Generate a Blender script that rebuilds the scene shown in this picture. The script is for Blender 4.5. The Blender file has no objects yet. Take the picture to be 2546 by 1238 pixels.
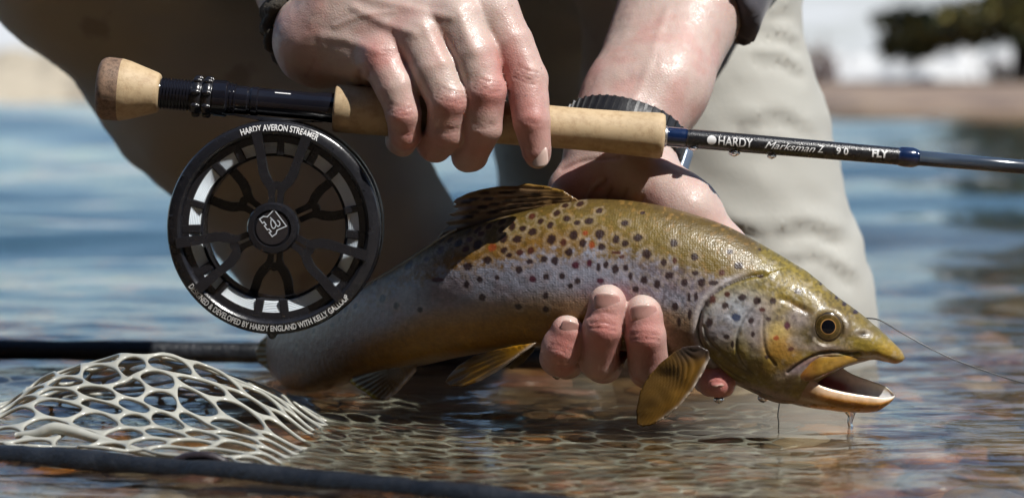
import bpy, bmesh, math, random
import numpy as np
from mathutils import Vector, Matrix
from mathutils.geometry import delaunay_2d_cdt

# ------------------------------------------------------------------ camera, sky, sun
F = 7072.0                                   # focal length in photo pixels (100 mm on 36 mm)
W, H = 2546.0, 1238.0
CAM = np.array([0.0, -1.41, 0.164])
PITCH = math.atan((619.0 - 235.0) / F)       # horizon sits at row 235
scene = bpy.context.scene
COL = scene.collection
cam_data = bpy.data.cameras.new('camera')
cam = bpy.data.objects.new('camera', cam_data)
COL.objects.link(cam)
cam.location = CAM
cam.rotation_euler = (math.pi / 2 - PITCH, 0, 0)
cam_data.lens = 100.0
cam_data.sensor_width = 36.0
cam_data.clip_start = 0.05
cam_data.clip_end = 5000
cam_data.dof.use_dof = True
cam_data.dof.focus_distance = 1.395
cam_data.dof.aperture_fstop = 9.5
cam_data.dof.aperture_blades = 0
scene.camera = cam

SUN_DIR = Vector((0.46, -0.36, 0.81)).normalized()      # towards the sun
world = bpy.data.worlds.new('World')
scene.world = world
world.use_nodes = True
wn = world.node_tree.nodes
wl = world.node_tree.links
wn.clear()
sky = wn.new('ShaderNodeTexSky')
sky.sky_type = 'NISHITA'
sky.sun_disc = False
sky.sun_elevation = math.asin(SUN_DIR.z)
sky.sun_rotation = math.atan2(SUN_DIR.x, SUN_DIR.y)
sky.altitude = 1500.0
sky.air_density = 1.25
sky.dust_density = 0.1
sky.ozone_density = 3.0
bg = wn.new('ShaderNodeBackground')
bg.inputs[1].default_value = 0.075
wo = wn.new('ShaderNodeOutputWorld')
wl.new(sky.outputs[0], bg.inputs[0])
wl.new(bg.outputs[0], wo.inputs[0])

sun_data = bpy.data.lights.new('sun', 'SUN')
sun_data.energy = 5.0
sun_data.angle = math.radians(0.53)
sun_data.color = (1.0, 0.97, 0.92)
sun = bpy.data.objects.new('sun', sun_data)
COL.objects.link(sun)
sun.rotation_euler = SUN_DIR.to_track_quat('Z', 'Y').to_euler()
sun.location = (3, -3, 6)

scene.view_settings.view_transform = 'Standard'
scene.view_settings.look = 'None'
scene.view_settings.exposure = 0.38
scene.view_settings.gamma = 1.0
scene.view_settings.use_curve_mapping = False
scene.render.engine = 'CYCLES'
scene.cycles.use_denoising = True
scene.cycles.max_bounces = 10
scene.cycles.transparent_max_bounces = 12
scene.cycles.sample_clamp_indirect = 4.0
scene.cycles.caustics_reflective = False

# ------------------------------------------------------------------ helpers
_c, _s = math.cos(PITCH), math.sin(PITCH)
FWD = np.array([0, _c, -_s]); UPV = np.array([0, _s, _c]); RGT = np.array([1.0, 0, 0])
rng = np.random.default_rng(7)
random.seed(7)

def P(px, py, Y):
    """photo pixel seen on the vertical plane y = Y (metres), vectorised"""
    px = np.asarray(px, float); py = np.asarray(py, float); Y = np.asarray(Y, float)
    d = FWD + ((px - W / 2) / F)[..., None] * RGT + ((H / 2 - py) / F)[..., None] * UPV
    t = (Y - CAM[1]) / d[..., 1]
    return CAM + d * t[..., None]

def to_px(p):
    q = np.asarray(p, float) - CAM
    z = q @ FWD
    return W / 2 + F * (q @ RGT) / z, H / 2 - F * (q @ UPV) / z

def pxm(Y):
    return (Y - CAM[1]) / F                      # metres per photo pixel at depth Y

def lin(r, g, b, k=1.0):
    """8-bit display colour -> linear reflectance"""
    out = []
    for c in (r, g, b):
        c = c / 255.0
        out.append(k * (c / 12.92 if c <= 0.04045 else ((c + 0.055) / 1.055) ** 2.4))
    return np.array(out)

def smooth(a, b, x):
    t = np.clip((np.asarray(x, float) - a) / (b - a), 0, 1)
    return t * t * (3 - 2 * t)

def curve(pts):
    """monotone-ish cubic interpolation through (x, v) pairs"""
    pts = np.asarray(pts, float)
    x, y = pts[:, 0], pts[:, 1]
    h = np.diff(x); dl = np.diff(y) / h
    m = np.empty_like(y); m[0] = dl[0]; m[-1] = dl[-1]
    for i in range(1, len(x) - 1):
        m[i] = 0 if dl[i - 1] * dl[i] <= 0 else 2 * dl[i - 1] * dl[i] / (dl[i - 1] + dl[i])
    def f(q):
        q = np.clip(np.asarray(q, float), x[0], x[-1])
        i = np.clip(np.searchsorted(x, q) - 1, 0, len(x) - 2)
        t = (q - x[i]) / h[i]
        return ((1 + 2 * t) * (1 - t) ** 2 * y[i] + t * (1 - t) ** 2 * h[i] * m[i]
                + t * t * (3 - 2 * t) * y[i + 1] + t * t * (t - 1) * h[i] * m[i + 1])
    return f

def spline(pts, n):
    """Catmull-Rom through points (k,d) -> n samples"""
    p = np.asarray(pts, float)
    q = np.vstack([2 * p[0] - p[1], p, 2 * p[-1] - p[-2]])
    t = np.linspace(0, len(p) - 1 - 1e-9, n)
    i = t.astype(int); u = (t - i)[:, None]
    a, b, c, d = q[i], q[i + 1], q[i + 2], q[i + 3]
    return 0.5 * (2 * b + (c - a) * u + (2 * a - 5 * b + 4 * c - d) * u ** 2 + (3 * b - a - 3 * c + d) * u ** 3)

def _hash(i, j, k, seed):
    n = (i.astype(np.int64) * 73856093) ^ (j.astype(np.int64) * 19349663) ^ (k.astype(np.int64) * 83492791) ^ (seed * 2654435761)
    n = (n ^ (n >> 13)) * 1274126177
    n = n ^ (n >> 16)
    return (n & 0xFFFFFF).astype(float) / 0xFFFFFF

def noise(p, seed=0):
    """value noise 0..1, p (n,2) or (n,3)"""
    p = np.asarray(p, float)
    if p.shape[1] == 2:
        p = np.column_stack([p, np.zeros(len(p))])
    i = np.floor(p).astype(int); f = p - i; f = f * f * (3 - 2 * f)
    r = 0
    for dx in (0, 1):
        for dy in (0, 1):
            for dz in (0, 1):
                w = (f[:, 0] if dx else 1 - f[:, 0]) * (f[:, 1] if dy else 1 - f[:, 1]) * (f[:, 2] if dz else 1 - f[:, 2])
                r = r + w * _hash(i[:, 0] + dx, i[:, 1] + dy, i[:, 2] + dz, seed)
    return r

def fbm(p, oct=4, seed=0):
    p = np.asarray(p, float); r = 0; a = 0.5; tot = 0
    for o in range(oct):
        r = r + a * noise(p * 2 ** o, seed + o); tot += a; a *= 0.5
    return r / tot

def seg_dist(px, py, line):
    """distance of points to an open polyline in pixel space"""
    line = np.asarray(line, float)
    d = np.full(np.shape(px), 1e9)
    for (x0, y0), (x1, y1) in zip(line[:-1], line[1:]):
        vx, vy = x1 - x0, y1 - y0
        t = np.clip(((px - x0) * vx + (py - y0) * vy) / (vx * vx + vy * vy + 1e-9), 0, 1)
        d = np.minimum(d, np.hypot(px - x0 - t * vx, py - y0 - t * vy))
    return d

def in_poly(px, py, poly):
    poly = np.asarray(poly, float)
    c = np.zeros(np.shape(px), bool)
    x0, y0 = poly[-1]
    for x1, y1 in poly:
        hit = ((y1 > py) != (y0 > py)) & (px < (x0 - x1) * (py - y1) / (y0 - y1 + 1e-12) + x1)
        c ^= hit
        x0, y0 = x1, y1
    return c

def mk(name, verts, faces, mat, parent=None, smooth_=True, color=None, uv=None):
    """one mesh object from arrays; verts in world space (parents sit at the origin frame they are given)"""
    me = bpy.data.meshes.new(name)
    v = np.asarray(verts, float)
    if parent is not None:
        off = np.array(parent.matrix_world.translation) if False else np.array(parent.get('_o', (0, 0, 0)))
        v = v - off
    if isinstance(faces, np.ndarray) and faces.ndim == 2:
        nf, k = faces.shape
        me.vertices.add(len(v)); me.vertices.foreach_set('co', v.ravel())
        me.loops.add(nf * k); me.loops.foreach_set('vertex_index', faces.ravel().astype(np.int32))
        me.polygons.add(nf)
        me.polygons.foreach_set('loop_start', np.arange(0, nf * k, k, dtype=np.int32))
        me.polygons.foreach_set('loop_total', np.full(nf, k, np.int32))
        me.update(calc_edges=True)
    else:
        me.from_pydata(v.tolist(), [], [list(map(int, f)) for f in faces])
        me.update()
    me.validate()
    if smooth_:
        me.polygons.foreach_set('use_smooth', np.ones(len(me.polygons), bool))
    if color is not None:
        at = me.attributes.new('Col', 'FLOAT_COLOR', 'POINT')
        c = np.ones((len(v), 4)); c[:, :3] = np.clip(color, 0, 1)
        at.data.foreach_set('color', c.ravel())
    if uv is not None:
        at = me.attributes.new('Pix', 'FLOAT_VECTOR', 'POINT')
        u = np.zeros((len(v), 3)); u[:, :np.shape(uv)[1]] = uv
        at.data.foreach_set('vector', u.ravel())
    o = bpy.data.objects.new(name, me)
    COL.objects.link(o)
    if mat is not None:
        me.materials.append(mat)
    if parent is not None:
        o.parent = parent
    return o

def thing(name, label, cat, loc=(0, 0, 0), group=None):
    o = bpy.data.objects.new(name, None)
    o.empty_display_size = 0.02
    COL.objects.link(o)
    o.location = loc
    o['_o'] = [float(c) for c in loc]
    tag(o, label, cat, group)
    return o

def tag(o, label, cat, group=None, kind=None):
    o['label'] = label
    if cat: o['category'] = cat
    if group: o['group'] = group
    if kind: o['kind'] = kind
    return o

def autosharp(o, deg=35):
    me = o.data
    try:
        me.set_sharp_from_angle(angle=math.radians(deg))
    except Exception:
        pass
    return o

def grid_faces(nu, nv, close_v=False, close_u=False):
    i = np.arange(nu if close_u else nu - 1); j = np.arange(nv if close_v else nv - 1)
    I, J = np.meshgrid(i, j, indexing='ij')
    I2 = (I + 1) % nu; J2 = (J + 1) % nv
    return np.stack([I * nv + J, I2 * nv + J, I2 * nv + J2, I * nv + J2], -1).reshape(-1, 4)

def frame(t):
    t = np.asarray(t, float); t = t / np.linalg.norm(t)
    a = np.array([0, 0, 1.0]) if abs(t[2]) < 0.9 else np.array([0, 1.0, 0])
    n = np.cross(a, t); n /= np.linalg.norm(n)
    return t, n, np.cross(t, n)

def tube(points, radii, seg=12, cap=True):
    """verts, faces of a tube along points"""
    p = np.asarray(points, float); n = len(p)
    r = np.broadcast_to(np.asarray(radii, float), (n,))
    T = np.gradient(p, axis=0); T /= np.linalg.norm(T, axis=1)[:, None]
    t, nrm, b = frame(T[0])
    V = []
    a = np.linspace(0, 2 * np.pi, seg, endpoint=False)
    for k in range(n):
        nrm = nrm - T[k] * (nrm @ T[k]); nrm /= np.linalg.norm(nrm)
        b = np.cross(T[k], nrm)
        V.append(p[k] + r[k] * (np.cos(a)[:, None] * nrm + np.sin(a)[:, None] * b))
    V = np.vstack(V)
    Fq = [list(f) for f in grid_faces(n, seg, close_v=True)]
    if cap:
        Fq.append(list(range(seg))[::-1]); Fq.append(list(range((n - 1) * seg, n * seg)))
    return V, Fq

def lathe(origin, axis, prof, seg=64, closed=False):
    """prof: list of (along, radius); revolve about axis"""
    t, n, b = frame(axis)
    a = np.linspace(0, 2 * np.pi, seg, endpoint=False)
    ring = np.cos(a)[:, None] * n + np.sin(a)[:, None] * b
    V = np.vstack([np.asarray(origin) + s * t + r * ring for s, r in prof])
    f = grid_faces(len(prof), seg, close_v=True, close_u=closed)
    Fq = [list(x) for x in f]
    if not closed:
        Fq.append(list(range(seg))[::-1]); Fq.append(list(range((len(prof) - 1) * seg, len(prof) * seg)))
    return V, Fq

def merge(parts):
    V = []; Fq = []; o = 0
    for v, f in parts:
        V.append(np.asarray(v)); Fq += [[int(i) + o for i in q] for q in f]; o += len(v)
    return np.vstack(V), Fq

def box(c, s, R=None):
    c = np.asarray(c, float); s = np.asarray(s, float) / 2
    v = np.array([[x, y, z] for x in (-1, 1) for y in (-1, 1) for z in (-1, 1)], float) * s
    if R is not None: v = v @ np.asarray(R).T
    return v + c, [[0, 1, 3, 2], [4, 6, 7, 5], [0, 4, 5, 1], [2, 3, 7, 6], [0, 2, 6, 4], [1, 5, 7, 3]]

def bevel(o, w, seg=2, ang=35):
    m = o.modifiers.new('bevel', 'BEVEL'); m.width = w; m.segments = seg
    m.limit_method = 'ANGLE'; m.angle_limit = math.radians(ang)
    return o

# ---- signed distance bodies, meshed with surface nets
def cone(p, a, b, ra, rb):
    """distance to a tapered capsule (approximate round cone)"""
    a = np.asarray(a); ba = np.asarray(b) - a
    h = np.clip(((p - a) @ ba) / (ba @ ba + 1e-12), 0, 1)
    q = p - a - h[:, None] * ba
    return np.sqrt(np.einsum('ij,ij->i', q, q)) - (ra + (rb - ra) * h)

def ellip(p, c, r, R=None):
    q = p - np.asarray(c)
    if R is not None: q = q @ R
    r = np.asarray(r)
    k0 = np.linalg.norm(q / r, axis=1); k1 = np.linalg.norm(q / (r * r), axis=1) + 1e-9
    return k0 * (k0 - 1) / k1

def smin(a, b, k):
    h = np.clip(0.5 + 0.5 * (b - a) / k, 0, 1)
    return b * (1 - h) + a * h - k * h * (1 - h)

def nets(fn, lo, hi, step, coarse=5):
    lo = np.asarray(lo, float); hi = np.asarray(hi, float)
    n = np.ceil((hi - lo) / step / coarse).astype(int) * coarse + 1
    nc = (n - 1) // coarse + 1
    g = [lo[i] + np.arange(nc[i]) * step * coarse for i in range(3)]
    X = np.stack(np.meshgrid(*g, indexing='ij'), -1).reshape(-1, 3)
    dc = fn(X).reshape(nc)
    D = np.full(n, 1.0, np.float32)
    big = step * coarse * 1.9
    # block values
    sgn = np.where(dc < 0, -1.0, 1.0)
    ix = [np.minimum((np.arange(n[i]) + coarse // 2) // coarse, nc[i] - 1) for i in range(3)]
    near = dc[np.ix_(*ix)]
    D = np.where(near < 0, -1.0, 1.0).astype(np.float32)
    mask = np.abs(near) < big
    idx = np.argwhere(mask)
    pts = lo + idx * step
    val = np.empty(len(pts), np.float32)
    for s in range(0, len(pts), 400000):
        val[s:s + 400000] = fn(pts[s:s + 400000])
    D[mask] = val
    neg = D < 0
    # active cells
    c = [neg[a:n[0] - 1 + a, b:n[1] - 1 + b, d:n[2] - 1 + d] for a in (0, 1) for b in (0, 1) for d in (0, 1)]
    s = sum(x.astype(np.int8) for x in c)
    act = (s > 0) & (s < 8)
    ci = np.argwhere(act)
    vid = np.full(act.shape, -1, np.int64)
    vid[act] = np.arange(len(ci))
    acc = np.zeros((len(ci), 3)); cnt = np.zeros(len(ci))
    corners = [(a, b, d) for a in (0, 1) for b in (0, 1) for d in (0, 1)]
    for e0 in corners:
        for ax in range(3):
            if e0[ax]: continue
            e1 = list(e0); e1[ax] = 1
            d0 = D[ci[:, 0] + e0[0], ci[:, 1] + e0[1], ci[:, 2] + e0[2]]
            d1 = D[ci[:, 0] + e1[0], ci[:, 1] + e1[1], ci[:, 2] + e1[2]]
            x = (d0 < 0) != (d1 < 0)
            t = np.where(x, d0 / (d0 - d1 + 1e-12), 0)
            pos = np.tile(np.array(e0, float), (len(ci), 1)); pos[:, ax] = t
            acc[x] += pos[x]; cnt[x] += 1
    V = lo + (ci + acc / cnt[:, None]) * step
    quads = []
    for ax in range(3):
        u, w = [(1, 2), (2, 0), (0, 1)][ax]
        sl0 = [slice(None)] * 3; sl1 = [slice(None)] * 3
        sl0[ax] = slice(0, n[ax] - 1); sl1[ax] = slice(1, n[ax])
        a = neg[tuple(sl0)]; b = neg[tuple(sl1)]
        e = np.argwhere(a != b)
        e = e[(e[:, u] > 0) & (e[:, w] > 0) & (e[:, u] < n[u] - 1) & (e[:, w] < n[w] - 1)]
        flip = neg[e[:, 0], e[:, 1], e[:, 2]]
        def cell(du, dw):
            q = e.copy(); q[:, u] -= du; q[:, w] -= dw
            return vid[q[:, 0], q[:, 1], q[:, 2]]
        q = np.stack([cell(1, 1), cell(0, 1), cell(0, 0), cell(1, 0)], 1)
        q[~flip] = q[~flip][:, ::-1]
        quads.append(q)
    Q = np.vstack(quads)
    Q = Q[(Q >= 0).all(1)]
    # two Newton steps onto the surface
    for _ in range(2):
        N = grad(fn, V, step * 0.5)
        d = np.clip(fn(V), -step, step)
        V = V - N * d[:, None]
    return V, Q

def grad(fn, V, e):
    N = np.stack([fn(V + np.eye(3)[i] * e) - fn(V - np.eye(3)[i] * e) for i in range(3)], 1)
    return N / (np.linalg.norm(N, axis=1)[:, None] + 1e-12)

# ------------------------------------------------------------------ materials
def mat(name):
    m = bpy.data.materials.new(name); m.use_nodes = True
    nt = m.node_tree
    b = nt.nodes['Principled BSDF']
    return m, nt, b

def simple(name, col, rough=0.5, metal=0.0, spec=0.5, bump=0.0, bscale=200.0, vary=0.0, coat=0.0, sheen=0.0):
    m, nt, b = mat(name)
    b.inputs['Base Color'].default_value = (*col, 1)
    b.inputs['Roughness'].default_value = rough
    b.inputs['Metallic'].default_value = metal
    b.inputs['Specular IOR Level'].default_value = spec
    b.inputs['Coat Weight'].default_value = coat
    b.inputs['Coat Roughness'].default_value = 0.08
    b.inputs['Sheen Weight'].default_value = sheen
    tc = nt.nodes.new('ShaderNodeTexCoord')
    if vary:
        nz = nt.nodes.new('ShaderNodeTexNoise'); nz.inputs['Scale'].default_value = bscale * 0.25; nz.inputs['Detail'].default_value = 6
        nt.links.new(tc.outputs['Object'], nz.inputs['Vector'])
        mx = nt.nodes.new('ShaderNodeMix'); mx.data_type = 'RGBA'
        mx.inputs[6].default_value = (*(np.array(col) * (1 - vary)), 1)
        mx.inputs[7].default_value = (*np.clip(np.array(col) * (1 + vary), 0, 1), 1)
        nt.links.new(nz.outputs['Fac'], mx.inputs[0])
        nt.links.new(mx.outputs[2], b.inputs['Base Color'])
        rr = nt.nodes.new('ShaderNodeMapRange')
        rr.inputs[3].default_value = max(0.02, rough - 0.12); rr.inputs[4].default_value = min(1, rough + 0.12)
        nt.links.new(nz.outputs['Fac'], rr.inputs[0]); nt.links.new(rr.outputs[0], b.inputs['Roughness'])
    if bump:
        nz2 = nt.nodes.new('ShaderNodeTexNoise'); nz2.inputs['Scale'].default_value = bscale; nz2.inputs['Detail'].default_value = 5
        nt.links.new(tc.outputs['Object'], nz2.inputs['Vector'])
        bp = nt.nodes.new('ShaderNodeBump'); bp.inputs['Strength'].default_value = bump; bp.inputs['Distance'].default_value = 0.001
        nt.links.new(nz2.outputs['Fac'], bp.inputs['Height']); nt.links.new(bp.outputs[0], b.inputs['Normal'])
    return m

def attr_mat(name, rough=0.4, spec=0.5, sss=0.0, bump=0.0, bscale=400, coat=0.0, radius=(0.004, 0.0015, 0.0008), rvary=0.1):
    m, nt, b = mat(name)
    at = nt.nodes.new('ShaderNodeAttribute'); at.attribute_name = 'Col'
    nt.links.new(at.outputs['Color'], b.inputs['Base Color'])
    b.inputs['Specular IOR Level'].default_value = spec
    b.inputs['Coat Weight'].default_value = coat; b.inputs['Coat Roughness'].default_value = 0.06
    if sss:
        b.inputs['Subsurface Weight'].default_value = sss
        b.inputs['Subsurface Radius'].default_value = radius
        b.inputs['Subsurface Scale'].default_value = 1.0
    tc = nt.nodes.new('ShaderNodeTexCoord')
    nz = nt.nodes.new('ShaderNodeTexNoise'); nz.inputs['Scale'].default_value = bscale * 0.3; nz.inputs['Detail'].default_value = 4
    nt.links.new(tc.outputs['Object'], nz.inputs['Vector'])
    rr = nt.nodes.new('ShaderNodeMapRange'); rr.inputs[1].default_value = 0.3; rr.inputs[2].default_value = 0.7
    rr.inputs[3].default_value = max(0.03, rough - rvary); rr.inputs[4].default_value = rough + rvary
    nt.links.new(nz.outputs['Fac'], rr.inputs[0]); nt.links.new(rr.outputs[0], b.inputs['Roughness'])
    if bump:
        n2 = nt.nodes.new('ShaderNodeTexNoise'); n2.inputs['Scale'].default_value = bscale; n2.inputs['Detail'].default_value = 3
        nt.links.new(tc.outputs['Object'], n2.inputs['Vector'])
        bp = nt.nodes.new('ShaderNodeBump'); bp.inputs['Strength'].default_value = bump; bp.inputs['Distance'].default_value = 0.0006
        nt.links.new(n2.outputs['Fac'], bp.inputs['Height']); nt.links.new(bp.outputs[0], b.inputs['Normal'])
        if coat: nt.links.new(bp.outputs[0], b.inputs['Coat Normal'])
    return m
# ------------------------------------------------------------------ river, bed, banks
def fan_grid(ys, nx, kx, x_extra):
    side = 1 + np.cumsum(np.geomspace(.012, 1.6, 46))
    t = np.concatenate([-side[::-1], np.linspace(-1, 1, nx - 92), side])
    hw = np.maximum(ys + 1.41, .6) * (W / 2 / F) * kx + x_extra
    X = t[None] * hw[:, None]; Y = np.repeat(ys[:, None], nx, 1)
    return X.ravel(), Y.ravel()
ys = np.concatenate([np.arange(-3.0, -.62, .12), np.arange(-.62, -.30, .012), np.arange(-.30, .62, .0042), .62 * np.power(120 / .62, np.linspace(0, 1, 190)) + .004])
X, Y = fan_grid(ys, 512, 1.45, .13)
def wave(X, Y):
    d = Y + 1.41
    p = np.column_stack([X, Y])
    z = .0052 * (fbm(p / np.array([.17, .075]), 2, 101) - .5)
    z += .0034 * (fbm(p / np.array([.060, .026]) + 7, 2, 111) - .5)
    z += .0009 * (fbm(p / np.array([.018, .010]) + 3, 2, 121) - .5) * smooth(3.2, 1.7, d)
    z *= .55 + .9 * fbm(p / .35 + 11, 2, 131)
    far = smooth(1.7, 3.5, d)
    z += far * .066 * (fbm(p / np.array([.75, .30]) + 5, 3, 141) - .5)
    z += smooth(6, 14, d) * .24 * (fbm(p / np.array([2.6, 1.1]) + 9, 3, 151) - .5)
    return z * smooth(60, 25, d)
Z = wave(X, Y)
m_w = bpy.data.materials.new('river_water'); m_w.use_nodes = True
nt = m_w.node_tree; nt.nodes.clear()
out = nt.nodes.new('ShaderNodeOutputMaterial')
tc = nt.nodes.new('ShaderNodeTexCoord')
mp = nt.nodes.new('ShaderNodeMapping'); mp.inputs['Scale'].default_value = (1, 2.0, 1)
nt.links.new(tc.outputs['Object'], mp.inputs[0])
na = nt.nodes.new('ShaderNodeTexNoise'); na.inputs['Scale'].default_value = 60; na.inputs['Detail'].default_value = 3
nt.links.new(mp.outputs[0], na.inputs['Vector'])
bp = nt.nodes.new('ShaderNodeBump'); bp.inputs['Strength'].default_value = .35; bp.inputs['Distance'].default_value = .0016
nt.links.new(na.outputs['Fac'], bp.inputs['Height'])
fr = nt.nodes.new('ShaderNodeFresnel'); fr.inputs['IOR'].default_value = 1.333; nt.links.new(bp.outputs[0], fr.inputs['Normal'])
gl = nt.nodes.new('ShaderNodeBsdfGlossy'); gl.inputs['Roughness'].default_value = .035; gl.inputs['Color'].default_value = (1, 1, 1, 1); nt.links.new(bp.outputs[0], gl.inputs['Normal'])
rf = nt.nodes.new('ShaderNodeBsdfRefraction'); rf.inputs['IOR'].default_value = 1.333; rf.inputs['Roughness'].default_value = .0; rf.inputs['Color'].default_value = (.93, .93, .86, 1); nt.links.new(bp.outputs[0], rf.inputs['Normal'])
tp = nt.nodes.new('ShaderNodeBsdfTransparent'); tp.inputs['Color'].default_value = (.93, .93, .86, 1)
m1 = nt.nodes.new('ShaderNodeMixShader'); m1.inputs[0].default_value = .45
nt.links.new(rf.outputs[0], m1.inputs[1]); nt.links.new(tp.outputs[0], m1.inputs[2])
m2 = nt.nodes.new('ShaderNodeMixShader'); nt.links.new(fr.outputs[0], m2.inputs[0]); nt.links.new(m1.outputs[0], m2.inputs[1]); nt.links.new(gl.outputs[0], m2.inputs[2])
nt.links.new(m2.outputs[0], out.inputs[0])
water = mk('water', np.column_stack([X, Y, Z]), grid_faces(len(ys), 512)[:, ::-1], m_w)
tag(water, 'rippling shallow river water under the fish and net', None, kind='structure')

# bed: one sheet out to the horizon; shallow here, deeper midstream, rising into the banks
ys2 = np.concatenate([np.arange(-14, -1.3, .6), np.arange(-1.3, -.4, .05), np.arange(-.40, .9, .010), .9 * np.power(2200 / .9, np.linspace(0, 1, 150)) + .01])
X, Y = fan_grid(ys2, 372, 1.7, .5)
p = np.column_stack([X, Y])
Z = -.050 - .010 * smooth(-.1, .5, Y) + .012 * smooth(-.1, -.35, Y) + .016 * (fbm(p / .09, 3, 201) - .5) - .27 * (smooth(.30, 1.1, Y) * smooth(.10, -.12, X / (Y + 1.41)) + smooth(.8, 3.2, Y) * (1 - smooth(.10, -.12, X / (Y + 1.41))))
def bank_edge(X): return 58 - 44.3 * smooth(-.5, 2.2, X)           # the right bank comes close
e = bank_edge(X)
Z = Z + smooth(-1.2, -3.2, Y) * .16
rise = np.clip((Y - e) / 3.0, 0, 1)
Z = np.where(Y > e - 3, Z * (1 - smooth(e - 3, e, Y)) + smooth(e - 3, e, Y) * (.02), Z)
Z = Z + smooth(0, 1, rise) * (.10 + .08 * fbm(p / 1.3, 3, 231)) * (Y > e - 1) + np.clip(Y - e - 2, 0, 60) * .010 * (Y > e)
Z = Z + smooth(75, 130, Y) * (Y - 75) * .006
def ramp(nt, fac, cols):
    r = nt.nodes.new('ShaderNodeValToRGB'); r.color_ramp.elements.remove(r.color_ramp.elements[0])
    for i, (pos, c) in enumerate(cols):
        el = r.color_ramp.elements[0] if i == 0 else r.color_ramp.elements.new(pos)
        el.position = pos; el.color = (*c, 1)
    nt.links.new(fac, r.inputs[0]); return r
m_b, nt, b = mat('river_bed_gravel')
tc = nt.nodes.new('ShaderNodeTexCoord')
vo = nt.nodes.new('ShaderNodeTexVoronoi'); vo.inputs['Scale'].default_value = 55
n0 = nt.nodes.new('ShaderNodeTexNoise'); n0.inputs['Scale'].default_value = 9; n0.inputs['Detail'].default_value = 6
nt.links.new(tc.outputs['Object'], vo.inputs['Vector']); nt.links.new(tc.outputs['Object'], n0.inputs['Vector'])
sx = nt.nodes.new('ShaderNodeSeparateColor'); nt.links.new(vo.outputs['Color'], sx.inputs[0])
mxn = nt.nodes.new('ShaderNodeMix'); mxn.inputs[0].default_value = .5
nt.links.new(sx.outputs[0], mxn.inputs[2]); nt.links.new(n0.outputs['Fac'], mxn.inputs[3])
cr = ramp(nt, mxn.outputs[0], [(.2, (.045, .026, .013)), (.42, (.11, .062, .027)), (.55, (.18, .105, .045)), (.7, (.21, .14, .075)), (.85, (.135, .085, .055))])
sp = nt.nodes.new('ShaderNodeSeparateXYZ'); nt.links.new(tc.outputs['Object'], sp.inputs[0])
mr = nt.nodes.new('ShaderNodeMapRange'); mr.inputs[1].default_value = .03; mr.inputs[2].default_value = .10; nt.links.new(sp.outputs[2], mr.inputs[0])
n4 = nt.nodes.new('ShaderNodeTexNoise'); n4.inputs['Scale'].default_value = 2.6; n4.inputs['Detail'].default_value = 5; nt.links.new(tc.outputs['Object'], n4.inputs['Vector'])
cr2 = ramp(nt, n4.outputs['Fac'], [(.3, (.09, .062, .05)), (.45, (.20, .14, .105)), (.58, (.30, .22, .15)), (.68, (.22, .17, .14))])
mb = nt.nodes.new('ShaderNodeMix'); mb.data_type = 'RGBA'; nt.links.new(mr.outputs[0], mb.inputs[0]); nt.links.new(cr.outputs[0], mb.inputs[6]); nt.links.new(cr2.outputs[0], mb.inputs[7])
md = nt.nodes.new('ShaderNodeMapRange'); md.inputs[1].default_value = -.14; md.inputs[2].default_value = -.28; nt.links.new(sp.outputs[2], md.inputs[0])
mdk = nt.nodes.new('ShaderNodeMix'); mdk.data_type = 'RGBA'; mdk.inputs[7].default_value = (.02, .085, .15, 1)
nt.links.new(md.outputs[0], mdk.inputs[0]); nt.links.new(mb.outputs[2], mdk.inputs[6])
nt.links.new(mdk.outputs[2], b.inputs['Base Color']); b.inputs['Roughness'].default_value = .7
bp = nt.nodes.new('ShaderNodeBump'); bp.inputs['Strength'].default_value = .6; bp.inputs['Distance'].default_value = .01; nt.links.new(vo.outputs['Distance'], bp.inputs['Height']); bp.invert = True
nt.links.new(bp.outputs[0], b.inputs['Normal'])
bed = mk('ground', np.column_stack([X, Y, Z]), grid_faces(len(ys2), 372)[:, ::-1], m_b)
tag(bed, 'brown gravel river bed rising to dry grassy banks', None, kind='structure')

# loose stones on the bed: gravel nobody could count
def blob_mesh(n_seg=7, n_ring=5):
    V = [(0, 0, 1)]
    for i in range(1, n_ring):
        a = math.pi * i / n_ring
        for j in range(n_seg):
            t = 2 * math.pi * j / n_seg
            V.append((math.sin(a) * math.cos(t), math.sin(a) * math.sin(t), math.cos(a)))
    V.append((0, 0, -1))
    Fq = []
    for j in range(n_seg): Fq.append((0, 1 + j, 1 + (j + 1) % n_seg))
    for i in range(n_ring - 2):
        for j in range(n_seg):
            a0 = 1 + i * n_seg + j; a1 = 1 + i * n_seg + (j + 1) % n_seg
            Fq.append((a0, a0 + n_seg, a1 + n_seg)); Fq.append((a0, a1 + n_seg, a1))
    l = len(V) - 1
    for j in range(n_seg): Fq.append((l, l - n_seg + (j + 1) % n_seg, l - n_seg + j))
    return np.array(V), np.array(Fq)
BV, BF = blob_mesh(10, 7)
PC = np.array([lin(150, 100, 58), lin(120, 78, 46), lin(176, 130, 84), lin(96, 66, 46), lin(160, 112, 92), lin(132, 112, 92), lin(186, 120, 54), lin(80, 58, 46), lin(170, 150, 124), lin(104, 90, 78)])
Vs, Fs, Cs = [], [], []; off = 0
r2 = np.random.default_rng(5)
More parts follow.
